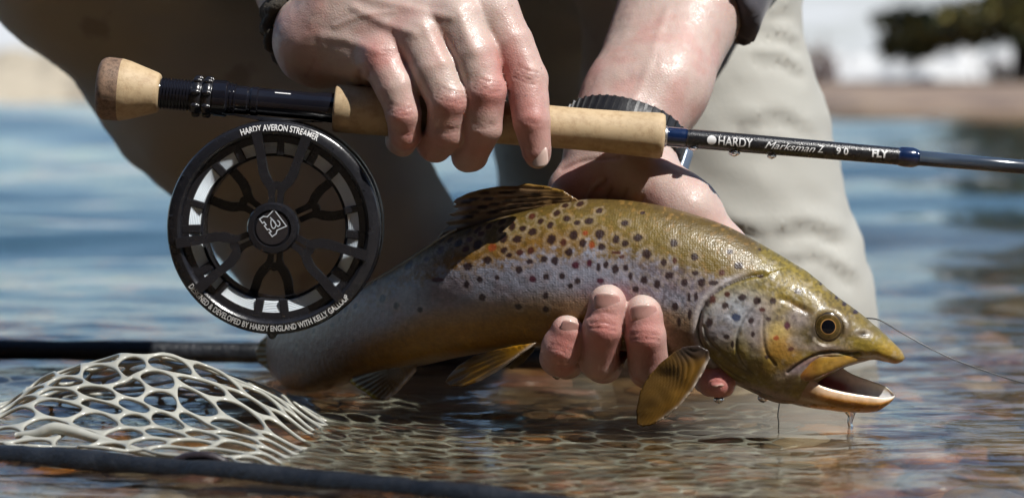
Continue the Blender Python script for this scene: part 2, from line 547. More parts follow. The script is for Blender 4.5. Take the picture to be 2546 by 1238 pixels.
for i in range(1500):
    y_ = -.40 + 1.9 * r2.random() ** 1.35
    x_ = (r2.random() * 2 - 1) * ((y_ + 1.41) * .19 * 1.3 + .05)
    s = .006 + .020 * r2.random() ** 2.2
    zb = -.050 - .010 * smooth(-.1, .5, y_) + .012 * smooth(-.1, -.35, y_)
    sc = s * np.array([1 + .5 * r2.random(), .8 + .4 * r2.random(), .45 + .25 * r2.random()])
    a = r2.random() * 6.28; R = np.array([[math.cos(a), -math.sin(a), 0], [math.sin(a), math.cos(a), 0], [0, 0, 1]])
    v = BV * (1 + .22 * (noise(BV * 1.7 + i * 3.1, 3) - .5))[:, None] * sc
    v = v @ R.T + np.array([x_, y_, zb + s * .15])
    Vs.append(v); Fs.append(BF + off); off += len(v)
    c = PC[r2.integers(len(PC))] * (.60 + .6 * r2.random())
    Cs.append(np.tile(c, (len(v), 1)) * (.8 + .4 * noise(BV * 4 + i, 8))[:, None])
o = mk('pebbles', np.vstack(Vs), np.vstack(Fs), attr_mat('wet_pebbles', .35, .5, 0, .4, 300), color=np.vstack(Cs))
tag(o, 'wet brown and orange pebbles on the river bed', 'pebbles', kind='stuff')

# ---- right bank and background
def mound(name, cx, cy, rx, ry, h, m, seed, nx=48, ny=24, base=-.05):
    t = np.linspace(0, 2 * np.pi, nx, endpoint=False); r = np.linspace(0, 1, ny)
    T, Rr = np.meshgrid(t, r, indexing='ij')
    k = 1 + .35 * (noise(np.column_stack([np.cos(T).ravel() * 2.2 + seed, np.sin(T).ravel() * 2.2]), seed).reshape(T.shape) - .5)
    X = cx + rx * Rr * k * np.cos(T); Y = cy + ry * Rr * k * np.sin(T)
    Z = base + (h - base) * (1 - Rr ** 2) ** .8 * (.6 + .8 * fbm(np.column_stack([X.ravel(), Y.ravel()]) / (rx * .28) + seed, 3, seed).reshape(T.shape))
    Z[:, -1] = base
    return mk(name, np.column_stack([X.ravel(), Y.ravel(), Z.ravel()]), grid_faces(nx, ny, close_u=True), m)
def at(px, dist): return (px - W / 2) / F * dist
M_SNOW = simple('old_snow', (.46, .46, .455), .6, bump=.3, bscale=8, vary=.06)
M_DRY = simple('dry_grass', (.33, .285, .215), .85, bump=.6, bscale=14, vary=.35)
M_ROCK = simple('river_rock', (.17, .125, .10), .75, bump=.8, bscale=12, vary=.45)
M_ROCKSHADE = simple('shade_toned_rock', (.035, .033, .036), .5, bump=.8, bscale=12, vary=.4)  # darker rock copy: the waterline's shadow band is put into its colour
k = 0
for px, dist, rx, h in ((1960, 36, 1.1, .55), (2105, 38, 1.0, .62), (2200, 44, 1.4, .50), (2285, 36, .9, .55), (2410, 38, 1.3, .72), (2560, 40, 1.2, .60), (2700, 40, 1.5, .6), (1800, 46, 1.6, .5)):
    o = mound('snow_bank', at(px, dist), dist - 1.41, rx, 1.6, h, M_SNOW, 11 + k); k += 1
    tag(o, 'low mound of old white snow behind the brown boulders of the right bank', 'snow bank', 'snow mounds along the right bank')
for px, dist, rx, h, mm in ((2050, 19.5, .34, .13, M_ROCK), (2110, 18.0, .22, .085, M_ROCK), (2200, 17.2, .30, .045, M_ROCKSHADE), (2290, 17.0, .26, .05, M_ROCKSHADE), (2190, 21, .40, .16, M_ROCK), (2330, 20, .42, .17, M_ROCK), (2440, 19, .36, .11, M_ROCK),
                       (2520, 21, .5, .17, M_DRY), (2400, 24, .7, .17, M_DRY), (2600, 20, .5, .16, M_ROCK), (2030, 22, .5, .15, M_ROCK), (2240, 24, .5, .18, M_ROCK)):
    o = mound('boulder', at(px, dist), dist - 1.41, rx, .4, h, mm, 31 + k, 36, 14); k += 1
    tag(o, 'low brown boulder on the far right river bank' if mm is M_ROCK else ('dark wet boulder at the water\'s edge of the right bank' if mm is M_ROCKSHADE else 'low tuft of dry yellow grass on the right bank'), 'boulder' if mm is not M_DRY else 'grass', 'boulders on the right bank' if mm is M_ROCK else ('dark boulders at the right bank' if mm is M_ROCKSHADE else 'dry grass tufts'))
# far left bank: dry grass rise
for px, dist, rx, h, mm in ((-150, 62, 3.2, .85, M_DRY), (60, 66, 2.6, 1.05, M_DRY), (220, 70, 3.0, 1.1, M_DRY), (420, 64, 3, 1.0, M_DRY), (900, 68, 3.2, 1.0, M_DRY), (1200, 66, 3.0, .9, M_DRY)):
    o = mound('grass_bank', at(px, dist), dist - 1.41, rx, 3.5, h, mm, 61 + k); k += 1
    tag(o, 'rise of pale dry grass on the far left bank', 'grass bank', 'dry grass rises on the far bank')

# conifer and bare shrubs
M_BARK = simple('dark_bark', (.045, .032, .026), .9, bump=.8, bscale=20, vary=.4)
M_NEEDLE = attr_mat('pine_needles', .6, .3, 0, 0, 50)
def leaf_cloud(n, centers, radii, size, cols, seed):
    r = np.random.default_rng(seed)
    idx = r.integers(len(centers), size=n)
    d = r.normal(size=(n, 3)); d /= np.linalg.norm(d, axis=1)[:, None]
    c = np.array(centers)[idx] + d * (r.random(n) ** .4)[:, None] * np.array(radii)[idx]
    a = r.normal(size=(n, 3)); a /= np.linalg.norm(a, axis=1)[:, None]
    b_ = np.cross(a, r.normal(size=(n, 3))); b_ /= np.linalg.norm(b_, axis=1)[:, None]
    s = size * (.6 + .8 * r.random(n))[:, None]
    V = np.stack([c - a * s, c + b_ * s * .35, c + a * s, c - b_ * s * .35], 1).reshape(-1, 3)
    col = np.array(cols)[r.integers(len(cols), size=n)] * (.6 + .8 * r.random(n))[:, None]
    return V, np.arange(4 * n).reshape(-1, 4), np.repeat(col, 4, 0)
def pine(px, dist, hgt, crown0, rad, label, seed, n=9000):
    x0, y0 = at(px, dist), dist - 1.41
    t = thing('pine_tree', label, 'tree', (x0, y0, .1), 'pines on the right bank')
    pts = np.array([[x0, y0, .0], [x0 + .05, y0, hgt * .4], [x0, y0, hgt]])
    mk('trunk', *tube(spline(pts, 12), np.linspace(.13, .02, 12), 10), M_BARK, t)
    r = np.random.default_rng(seed); cs, rs = [], []
    for i in range(130):
        f = r.random() ** 1.7; z = crown0 + (hgt - crown0) * f
        rr = rad * (1 - f) ** .8 * (.35 + .65 * r.random()); a = r.random() * 6.28
        cs.append([x0 + rr * math.cos(a), y0 + rr * math.sin(a), z - .12 * rr]); rs.append([.36 * (1.2 - f), .36 * (1.2 - f), .16])
    V, Q, C = leaf_cloud(n, cs, rs, .11, [lin(98, 96, 58), lin(74, 80, 50), lin(132, 116, 56), lin(60, 62, 48)], seed)
    mk('crown', V, Q, M_NEEDLE, t, smooth_=False, color=C)
pine(2535, 30, 4.6, .82, 1.35, 'dark pine with drooping low branches above the snowy right bank', 3, 26000)
pine(2840, 33, 5.2, .6, 1.3, 'taller dark pine farther along the snowy right bank', 4, 9000)
def shrub(px, dist, h, w, label, seed, m, nb=26):
    x0, y0 = at(px, dist), dist - 1.41
    t = thing('bare_shrub', label, 'shrub', (x0, y0, .1), 'bare shrubs behind the bank')
    r = np.random.default_rng(seed); parts = []
    for i in range(nb):
        a = r.random() * 6.28; q = r.random() * w
        p0 = np.array([x0 + .06 * r.normal(), y0 + .06 * r.normal(), .08]); p2 = np.array([x0 + q * math.cos(a), y0 + q * math.sin(a), h * (.55 + .45 * r.random())])
        pm = (p0 + p2) / 2 + np.array([.08 * r.normal(), .08 * r.normal(), .12])
        parts.append(tube(spline([p0, pm, p2], 7), np.linspace(.016, .004, 7), 5))
    mk('branches', *merge(parts), m, t)
M_TWIG = simple('brown_twigs', (.12, .08, .07), .85, vary=.3)
shrub(2045, 27, .62, .22, 'bare purplish brown shrub behind the boulders near the lit leg', 5, M_TWIG, 46)
shrub(2480, 28, .55, .14, 'narrow bare shrub beneath the dark pine', 6, M_BARK, 30)
shrub(2010, 40, 1.1, .55, 'tall thin pale shrub rising behind the snow', 7, simple('pale_twigs', (.35, .29, .22), .85), 40)

# distant snow-dusted hills
xs_ = np.linspace(-320, 320, 120); ys_ = np.linspace(330, 620, 40)
Xh, Yh = np.meshgrid(xs_, ys_, indexing='ij'); ph_ = np.column_stack([Xh.ravel(), Yh.ravel()])
Zh = smooth(330, 520, ph_[:, 1]) * (16 + 14 * fbm(ph_ / 90., 4, 401)) + 3
m_h, nt, b = mat('hazy_hillside')
tc = nt.nodes.new('ShaderNodeTexCoord'); nz = nt.nodes.new('ShaderNodeTexNoise'); nz.inputs['Scale'].default_value = .05; nz.inputs['Detail'].default_value = 8
nt.links.new(tc.outputs['Object'], nz.inputs['Vector'])
cr = ramp(nt, nz.outputs['Fac'], [(.35, (.24, .25, .24)), (.5, (.36, .37, .36)), (.65, (.44, .45, .46))])
nt.links.new(cr.outputs[0], b.inputs['Base Color']); b.inputs['Roughness'].default_value = .9
tag(mk('hills', np.column_stack([ph_, Zh]), grid_faces(120, 40), m_h), 'pale snow dusted hills far behind the river', None, kind='structure')

# unseen pine mass added behind the camera to cut sky fill and deepen shadows
wc = [[x_, -6.6 - 1.6 * (i_ % 3) + .06 * abs(x_) * 4, z_] for i_, x_ in enumerate(np.linspace(-15, 13, 44)) for z_ in np.arange(.5, 7.6 - .22 * max(0, x_), 1.1)]
V, Q, C = leaf_cloud(90000, wc, [[.9, .8, .8]] * len(wc), .24, [(.030, .034, .026), (.022, .026, .024), (.040, .040, .026), (.016, .018, .018)], 77)
o = mk('shade_woods', V, Q, M_NEEDLE, smooth_=False, color=C)
tag(o, 'unseen dark pine mass added behind the camera to block sky light', 'shade_woods', kind='stuff')
# ------------------------------------------------------------------ fly rod
def ax_y(x): return 198.0 + 0.0855 * x
RY = 0.022                                   # the rod's distance behind the fish's near flank
A0 = P(245, ax_y(245), RY); A1 = P(2546, ax_y(2546), RY)
RAX = (A1 - A0) / np.linalg.norm(A1 - A0)
KPX = np.linalg.norm(A1 - A0) / (2546 - 245)          # metres along the rod per photo pixel
RUP = np.cross(RAX, np.array([0, 1.0, 0])); RUP = RUP if RUP[2] > 0 else -RUP
def along(x): return (x - 245) * KPX
def rev(prof, seg=72):
    return lathe(A0, RAX, [(along(x), r * KPX) for x, r in prof], seg)

def cork_mat(name, col, dark, scale=260, speck=.5):
    m, nt, b = mat(name)
    tc = nt.nodes.new('ShaderNodeTexCoord')
    n1 = nt.nodes.new('ShaderNodeTexNoise'); n1.inputs['Scale'].default_value = scale; n1.inputs['Detail'].default_value = 8; n1.inputs['Roughness'].default_value = .7
    vo = nt.nodes.new('ShaderNodeTexVoronoi'); vo.inputs['Scale'].default_value = scale * .8
    mp = nt.nodes.new('ShaderNodeMapping'); mp.inputs['Scale'].default_value = (1, 1, .35)
    nt.links.new(tc.outputs['Object'], n1.inputs['Vector']); nt.links.new(tc.outputs['Object'], mp.inputs[0]); nt.links.new(mp.outputs[0], vo.inputs['Vector'])
    r1 = nt.nodes.new('ShaderNodeMapRange'); r1.inputs[1].default_value = .45; r1.inputs[2].default_value = .68; r1.inputs[4].default_value = speck
    nt.links.new(n1.outputs['Fac'], r1.inputs[0])
    mx = nt.nodes.new('ShaderNodeMix'); mx.data_type = 'RGBA'
    mx.inputs[6].default_value = (*col, 1); mx.inputs[7].default_value = (*dark, 1)
    nt.links.new(r1.outputs[0], mx.inputs[0])
    n2 = nt.nodes.new('ShaderNodeTexNoise'); n2.inputs['Scale'].default_value = 22; n2.inputs['Detail'].default_value = 3
    nt.links.new(tc.outputs['Object'], n2.inputs['Vector'])
    m2 = nt.nodes.new('ShaderNodeMix'); m2.data_type = 'RGBA'; m2.blend_type = 'MULTIPLY'; m2.inputs[0].default_value = .35
    nt.links.new(mx.outputs[2], m2.inputs[6]); nt.links.new(n2.outputs['Fac'], m2.inputs[7])
    nt.links.new(m2.outputs[2], b.inputs['Base Color'])
    b.inputs['Roughness'].default_value = .62
    bp = nt.nodes.new('ShaderNodeBump'); bp.inputs['Strength'].default_value = .25; bp.inputs['Distance'].default_value = .0006; bp.invert = True
    nt.links.new(r1.outputs[0], bp.inputs['Height']); nt.links.new(bp.outputs[0], b.inputs['Normal'])
    return m
M_CORK = cork_mat('pale_cork', lin(194, 170, 134), lin(150, 118, 82), 240, .55)
M_BURL = cork_mat('dark_burl_cork', lin(136, 110, 90), lin(66, 50, 40), 420, .95)
M_BLACK = simple('black_anodised_metal', (.012, .012, .015), .25, 0, .5, .08, 900, .25)
M_BLACKG = simple('gloss_black_seat', (.008, .008, .012), .16, 0, .5, 0, 300, .2)
M_BLANK = simple('carbon_blank', (.012, .012, .014), .28, 0, .5, .25, 1500, .5, coat=.5)
M_BLUE = simple('blue_thread_wrap', (.006, .016, .055), .14, 0, .6, .1, 900, .3, coat=1.0)
M_GREYBLUE = simple('slate_blue_blank', (.030, .042, .062), .20, 0, .6, 0, 300, .15, coat=.6)
M_INK = simple('white_ink', (.72, .72, .72), .5)
M_STEEL = simple('brushed_steel', (.42, .43, .45), .3, 1.0, .5, .1, 700, .2)

rod = thing('fly_rod', 'fly rod with pale cork grip and black reel seat gripped in the fist', 'fishing rod', tuple(A0))
autosharp(mk('butt_end', *rev([(244, 48), (246, 62), (250, 70), (258, 76), (266, 78), (300, 77)]), M_BURL, rod), 50)
autosharp(mk('butt_cork', *rev([(299, 76.5), (302, 77), (320, 73), (385, 52), (393, 49), (397, 45), (398, 38)]), M_CORK, rod), 50)
thr = [(396, 36)]
for i in range(10):
    x = 399 + i * 8.2
    thr += [(x, 35), (x + 2, 39), (x + 4.4, 39), (x + 6.4, 35)]
autosharp(mk('threaded_seat', *rev(thr + [(486, 36)]), M_BLACKG, rod), 30)
def lock_ring(x0, x1, r):
    parts = [rev([(x0, r - 9), (x0 + 3, r - 4), ((x0 + x1) / 2, r - 2), (x1 - 3, r - 4), (x1, r - 9)])]
    for k in range(8):
        a = 2 * np.pi * (k + .3) / 8
        c = A0 + RAX * along((x0 + x1) / 2) + (r - 3) * KPX * (np.cos(a) * RUP + np.sin(a) * np.array([0, 1.0, 0]))
        v, f = lathe(c, RAX, [(-10 * KPX, 4 * KPX), (-6 * KPX, 8.5 * KPX), (6 * KPX, 8.5 * KPX), (10 * KPX, 4 * KPX)], 6)
        parts.append((v, f))
    return merge(parts)
mk('locking_ring', *lock_ring(478, 503, 48), M_BLACK, rod)
mk('locking_ring', *lock_ring(505, 529, 48), M_BLACK, rod)
autosharp(mk('sliding_hood', *rev([(529, 40), (531, 44), (563, 45), (566, 43), (568, 39), (571, 39), (573, 41), (576, 41), (578, 38), (581, 38), (583, 40), (585, 40), (587, 36)]), M_BLACKG, rod), 30)
autosharp(mk('seat_barrel', *rev([(485, 33), (586, 35), (615, 35), (618, 33), (622, 33), (626, 36), (640, 36), (643, 33.5), (780, 34), (800, 36), (826, 37), (832, 37)]), M_BLACKG, rod), 30)
autosharp(mk('cork_grip', *rev([(830, 50), (832, 57), (836, 59), (900, 59.5), (980, 58), (1100, 56), (1250, 53.5), (1380, 52), (1470, 52), (1550, 53.5), (1610, 56), (1634, 57), (1643, 56), (1649, 52), (1651, 40), (1651, 24)], 96), M_CORK, rod), 50)
mk('winding_check', *rev([(1649, 26), (1652, 27), (1656, 26), (1658, 24)]), M_STEEL, rod)
mk('thread_wrap', *rev([(1656, 23.5), (1662, 24.5), (1700, 24.5), (1708, 23.6)]), M_BLUE, rod)
mk('blank', *rev([(1700, 23.2), (1708, 23.7), (1900, 23.2), (2232, 21.5), (2238, 20.5)]), M_BLANK, rod)
mk('thread_wrap', *rev([(2232, 21), (2238, 24), (2250, 25), (2268, 25), (2278, 22), (2284, 19)]), M_BLUE, rod)
mk('tip_section', *rev([(2276, 18.8), (2546, 17.6), (4500, 11), (7500, 5)]), M_GREYBLUE, rod)

_tc = {}
def text_mesh(s, bold=0.0, shear=0.0):
    """flat outline mesh of a string, font size 1"""
    key = (s, bold, shear)
    if key in _tc: return _tc[key]
    cu = bpy.data.curves.new('t', 'FONT'); cu.body = s; cu.size = 1.0; cu.offset = bold; cu.shear = shear; cu.resolution_u = 4
    ob = bpy.data.objects.new('t', cu); COL.objects.link(ob)
    bpy.context.view_layer.update()
    me = ob.evaluated_get(bpy.context.evaluated_depsgraph_get()).to_mesh()
    v = np.array([tuple(q.co) for q in me.vertices]); f = [list(p.vertices) for p in me.polygons]
    ob.evaluated_get(bpy.context.evaluated_depsgraph_get()).to_mesh_clear()
    bpy.data.objects.remove(ob); bpy.data.curves.remove(cu)
    v[:, 0] -= v[:, 0].min()
    _tc[key] = (v, f)
    return v, f

def dense(v, f, cuts=3):
    bm = bmesh.new()
    vs = [bm.verts.new(q) for q in v]
    for q in f:
        try: bm.faces.new([vs[i] for i in q])
        except ValueError: pass
    bmesh.ops.triangulate(bm, faces=bm.faces[:])
    bmesh.ops.subdivide_edges(bm, edges=bm.edges[:], cuts=cuts, use_grid_fill=True)
    bm.verts.index_update()
    v2 = np.array([tuple(q.co) for q in bm.verts]); f2 = [[q.index for q in p.verts] for p in bm.faces]
    bm.free()
    return v2, f2
def rod_text(s, x0, x1, hpx, up0, r=23.9, bold=.01, shear=0):
    v, f = dense(*text_mesh(s, bold, shear))
    wd = v[:, 0].max(); hgt = v[:, 1].max()
    sx = along(x0) + v[:, 0] / wd * (x1 - x0) * KPX
    hy = (v[:, 1] / .7 * hpx + up0) * KPX
    R = r * KPX + .00018
    ph = hy / R
    V = A0 + sx[:, None] * RAX + R * (np.sin(ph)[:, None] * RUP + np.cos(ph)[:, None] * np.array([0, -1.0, 0]))
    return V, f
dq = np.array([(1767 + 11.5 * r_ * math.cos(a_), 1 + 11.5 * r_ * math.sin(a_)) for r_ in (.02, .25, .5, .75, 1) for a_ in np.linspace(0, 2 * np.pi, 28, endpoint=False)])
ph = dq[:, 1] / 23.9
dv = A0 + ((dq[:, 0] - 245) * KPX)[:, None] * RAX + (23.9 * KPX + .00015) * (np.sin(ph)[:, None] * RUP + np.cos(ph)[:, None] * np.array([0, -1.0, 0]))
mk('lettering', *merge([(dv, [list(q) for q in grid_faces(5, 28, close_v=True)]), rod_text('HARDY', 1784, 1869, 23, -10, bold=.012), rod_text('Marksman', 1899, 2024, 18, -8, 23, .0, .45),
                        rod_text('Z', 2030, 2046, 18, -7, 23, .012, .2), rod_text('9 0', 2076, 2106, 17, -7, 22.6, .02), rod_text('FLY', 2165, 2205, 19, -6, 22.2, .04)]), M_INK, rod, smooth_=False)
# small white mark on the seat
mk('seat_mark', *rod_text('-', 683, 722, 16, 24, 34.2, .02), M_INK, rod, smooth_=False)

# ------------------------------------------------------------------ fly reel
RC = P(679, 567, RY - .016); RS = float(pxm(RY - .016))
reel = thing('fly_reel', 'black large arbor fly reel with white lettering hanging under the rod', 'fishing reel', tuple(RC))
def rp(r, deg, d):
    """reel polar: radius px, angle deg, depth behind the front face (m)"""
    a = np.radians(deg)
    return np.stack([RC[0] + r * RS * np.cos(a), RC[1] + d + 0 * r * a, RC[2] + r * RS * np.sin(a)], -1)
def rlathe(prof, seg=180):
    v, f = lathe(RC, (0, 1, 0), [(d, r * RS) for r, d in prof], seg, closed=True)
    return v, [q[::-1] for q in f]
def ring(name, prof, m, par=reel, seg=180, ang=28):
    o = mk(name, *rlathe(prof, seg), m, par)
    return autosharp(o, ang)
ring('frame', [(246, .026), (258, .0245), (266, .025), (269, .027), (269, .035), (266, .037), (250, .037), (246, .035)], M_BLACK)
rim = ring('rim', [(229, .0035), (232, .0012), (237, .0002), (239, 0), (258, .0008), (263, .0016), (266, .003), (267, .006), (267, .012), (264, .0145), (240, .0145), (229, .012)], M_BLACK)
ring('front_flange', [(212, .0052), (214, .0042), (231, .0042), (231, .010), (212, .010)], M_BLACK)
ring('rear_flange', [(186, .0275), (252, .0275), (254, .029), (252, .0305), (186, .0305)], M_BLACK)
ring('arbor', [(178, .0070), (181, .0064), (184, .0070), (184, .0285), (178, .0285)], M_BLACK)
prof = [(184, .0265)]
for k in range(7):
    r0 = 184.5 + k * 4.1; d_ = .0074 - k * .00022
    prof += [(r0, d_), (r0 + .6, d_ - .0009), (r0 + 1.8, d_ - .0014), (r0 + 3.0, d_ - .0016)]
prof += [(213.4, .0062), (213.4, .0265)]
m_line, nt, b = mat('pale_blue_fly_line')
b.inputs['Base Color'].default_value = (.80, .87, .93, 1); b.inputs['Roughness'].default_value = .3; b.inputs['Coat Weight'].default_value = .4
ring('wound_line', prof, m_line, ang=180)
for k in range(15):
    d0 = 88 + 24 * k + (3 if k % 2 else -3)
    a = np.radians(d0); e_r = np.array([math.cos(a), 0, math.sin(a)]); e_t = np.array([-math.sin(a), 0, math.cos(a)])
    R = np.stack([e_r, np.array([0, 1.0, 0]), e_t], 1)
    w = 22 if k % 3 else 18
    o = mk('post', *box(rp(np.array(206.), d0, .0090), (50 * RS, .0098, w * RS), R), M_BLACK, reel, smooth_=False)
    bevel(o, .0006, 2)

def ribbon(points, width, d0, d1, ctr_deg):
    """flat bar following points (r, t) in px in the frame of a spoke at ctr_deg"""
    p = spline(points, 26)
    T = np.gradient(p, axis=0); T /= np.linalg.norm(T, axis=1)[:, None]
    N = np.column_stack([-T[:, 1], T[:, 0]])
    wd = np.interp(np.linspace(0, 1, 26), np.linspace(0, 1, len(width)), width)[:, None] / 2
    L = p + N * wd; Rr = p - N * wd
    a = math.radians(ctr_deg)
    def world_(q, d):
        x = q[:, 0] * math.cos(a) - q[:, 1] * math.sin(a); z = q[:, 0] * math.sin(a) + q[:, 1] * math.cos(a)
        return np.column_stack([RC[0] + x * RS, np.full(len(q), RC[1] + d), RC[2] + z * RS])
    V = np.stack([world_(L, d0), world_(Rr, d0), world_(Rr, d1), world_(L, d1)], 1).reshape(-1, 4, 3).reshape(-1, 3)
    f = [list(q) for q in grid_faces(26, 4, close_v=True)]
    f += [[0, 1, 2, 3][::-1], [100, 101, 102, 103]]
    return V, [q[::-1] for q in f]
def yspoke(deg, d0, d1, m, spread=15.5, rend=236, name='spoke'):
    te = math.tan(math.radians(spread)) * rend * .97
    arms = []
    for s in (1, -1):
        arms.append(ribbon([(56, 11 * s), (84, 11.5 * s), (102, 15 * s), (118, 27 * s), (138, 37 * s), (170, 45 * s), (rend, te * s)], [15, 15, 22, 24, 23, 22, 26], d0, d1, deg))
    arms.append(ribbon([(101, -13), (106, 0), (101, 13)], [16, 22, 16], d0 + .0002, d1 - .0002, deg))
    o = mk(name, *merge(arms), m, reel, smooth_=False)
    bevel(o, .0005, 2, 40)
    return o
for g in (84.5, 328.5, 204.0):
    yspoke(g, -.0012, .0036, M_BLACK)
for g in (264.5, 144.5, 24.5):
    yspoke(g, .0290, .0335, M_BLACK, 15, 250)
hub = ring('hub', [(1, -.0042), (43, -.0042), (45, -.0040), (47, -.0052), (60, -.0048), (64, -.0030), (65, .0010), (64, .006), (55, .008), (52, .034), (1, .034)], M_BLACK, ang=24)
rim['_o'] = list(reel['_o']); hub['_o'] = list(reel['_o'])
M_DISC = simple('dark_blue_enamel', (.004, .006, .012), .12, 0, .5, coat=1)
ring('hub_disc', [(1, -.0046), (40, -.0046), (42, -.0043), (42, -.0040), (1, -.0040)], M_DISC, hub)
# emblem on the hub: flag outline with a small hooked letter
def stroke(pts, w, d, closed=True):
    q = np.array(pts, float)
    out = []
    n = len(q)
    rngk = range(n if closed else n - 1)
    for i in rngk:
        a_, b_ = q[i], q[(i + 1) % n]
        t = (b_ - a_) / (np.linalg.norm(b_ - a_) + 1e-9); nn = np.array([-t[1], t[0]])
        a2, b2 = a_ - t * w * .45, b_ + t * w * .45
        cs = [a2 + nn * w / 2, a2 - nn * w / 2, b2 - nn * w / 2, b2 + nn * w / 2]
        V = np.array([[RC[0] + (c[0] - 679) * RS, RC[1] + d - i * 1e-6, RC[2] - (c[1] - 567) * RS] for c in cs])
        out.append((V, [[0, 1, 2, 3]]))
    return merge(out)
k_ = 160 / 1524.
def em(pts): return [(600 + x * k_ + .5, 490 + y * k_ + 5.0) for x, y in pts]
logo = em([(793, 240), (1085, 630), (862, 725), (838, 810), (745, 875), (675, 780), (725, 760), (672, 700), (630, 715), (560, 620), (605, 600), (555, 530), (515, 560), (447, 465), (540, 400), (630, 410)])
lett = em(spline([(705, 430), (780, 500), (830, 580), (815, 660), (770, 685), (735, 640), (715, 560), (725, 480)], 20))
lett2 = em(spline([(740, 460), (800, 540), (850, 610), (890, 635), (930, 590), (915, 530), (880, 500)], 18))
mk('emblem', *merge([stroke(logo, 2.6, -.0049), stroke(lett, 2.4, -.0049, False), stroke(lett2, 2.4, -.0050, False)]), simple('pale_grey_print', (.45, .48, .52), .45), hub, smooth_=False)

def arc_text(s, a0, a1, r, hpx, d, outward=True, bold=.02):
    v, f = text_mesh(s, bold)
    u = v[:, 0] / v[:, 0].max()
    ang = a0 + (a1 - a0) * u
    rr = r + (1 if outward else -1) * (v[:, 1] / .7 * hpx - hpx / 2)
    V = rp(rr, ang, np.full(len(u), d) + .0008 * (rr - 239) / 19.)
    return V, f
mk('lettering', *arc_text('HARDY AVERON STREAMER', 108.5, 63.0, 250, 15, -.00055), M_INK, rim, smooth_=False)
mk('lettering', *merge([arc_text('DESIGNED & DEVELOPED BY HARDY ENGLAND WITH KELLY GALLOUP', 214.5, 317.5, 250, 14.5, -.00055, False)]), M_INK, rim, smooth_=False)
# reel foot clamped under the seat, a lug and a screw on the frame
foot = []
fx = np.linspace(552, 800, 26)
thk = np.interp(fx, [552, 600, 660, 700, 740, 800], [3, 6, 13, 13, 6, 3])
fy = ax_y(fx) + 36
V = []
for x_, t_, y_ in zip(fx, thk, fy):
    for dyy, dd in ((0, -.006), (t_, -.0045), (t_, .0045), (0, .006)):
        V.append(P(x_, y_ + dyy, RY + dd))
ff = [list(q) for q in grid_faces(26, 4, close_v=True)] + [[3, 2, 1, 0], [100, 101, 102, 103]]
autosharp(mk('foot', np.array(V), ff, M_STEEL, reel), 40)
V = []
for y_, wd, dd in ((ax_y(690) + 40, 34, .006), (ax_y(690) + 52, 30, .006), (312, 46, .006), (330, 70, .0055)):
    for sx, sd in ((-1, -1), (1, -1), (1, 1), (-1, 1)):
        V.append(P(690 + sx * wd, y_, RY + .004 + sd * dd + (.012 if y_ > 305 else 0)))
mk('foot_stem', np.array(V), [list(q) for q in grid_faces(4, 4, close_v=True)] + [[0, 1, 2, 3], [15, 14, 13, 12]], M_BLACK, reel, smooth_=False)
v, f = lathe(rp(np.array(258.), -92, .014), (-.03, 0, -1), [(0, 20 * RS), (8 * RS, 18 * RS), (16 * RS, 11 * RS), (22 * RS, 8 * RS), (25 * RS, 3 * RS)], 24)
mk('lug', v, f, M_BLACK, reel)
# ------------------------------------------------------------------ brown trout
f_top = curve([(690, 790), (740, 778), (820, 752), (900, 716), (1000, 660), (1100, 596), (1200, 557), (1300, 526), (1400, 502), (1470, 495),
               (1540, 497), (1620, 507), (1700, 526), (1800, 559), (1900, 611), (2000, 672), (2080, 735),
               (2150, 789), (2200, 832), (2230, 860), (2244, 876), (2250, 890)])
f_bot = curve([(690, 935), (740, 975), (800, 972), (870, 948), (980, 920), (1050, 908), (1130, 890), (1232, 873), (1335, 862), (1450, 864),
               (1580, 874), (1680, 892), (1720, 906), (1770, 926), (1830, 955), (1900, 986), (1950, 999), (1985, 1002), (2005, 988), (2022, 962),
               (2045, 941), (2075, 925), (2116, 908), (2150, 899), (2173, 894), (2200, 899), (2225, 903), (2241, 899), (2250, 890)])
f_Y = curve([(690, .205), (740, .178), (800, .148), (900, .108), (1050, .068), (1250, .034), (1450, .017), (1650, .008), (1850, .002), (2050, -.003), (2250, -.008)])
f_w = curve([(690, .007), (740, .010), (850, .014), (1000, .019), (1200, .0235), (1400, .026), (1600, .0265), (1780, .0255), (1900, .0245), (2000, .0225),
             (2080, .0195), (2150, .0155), (2200, .0115), (2230, .0075), (2244, .0042), (2250, .0012)])

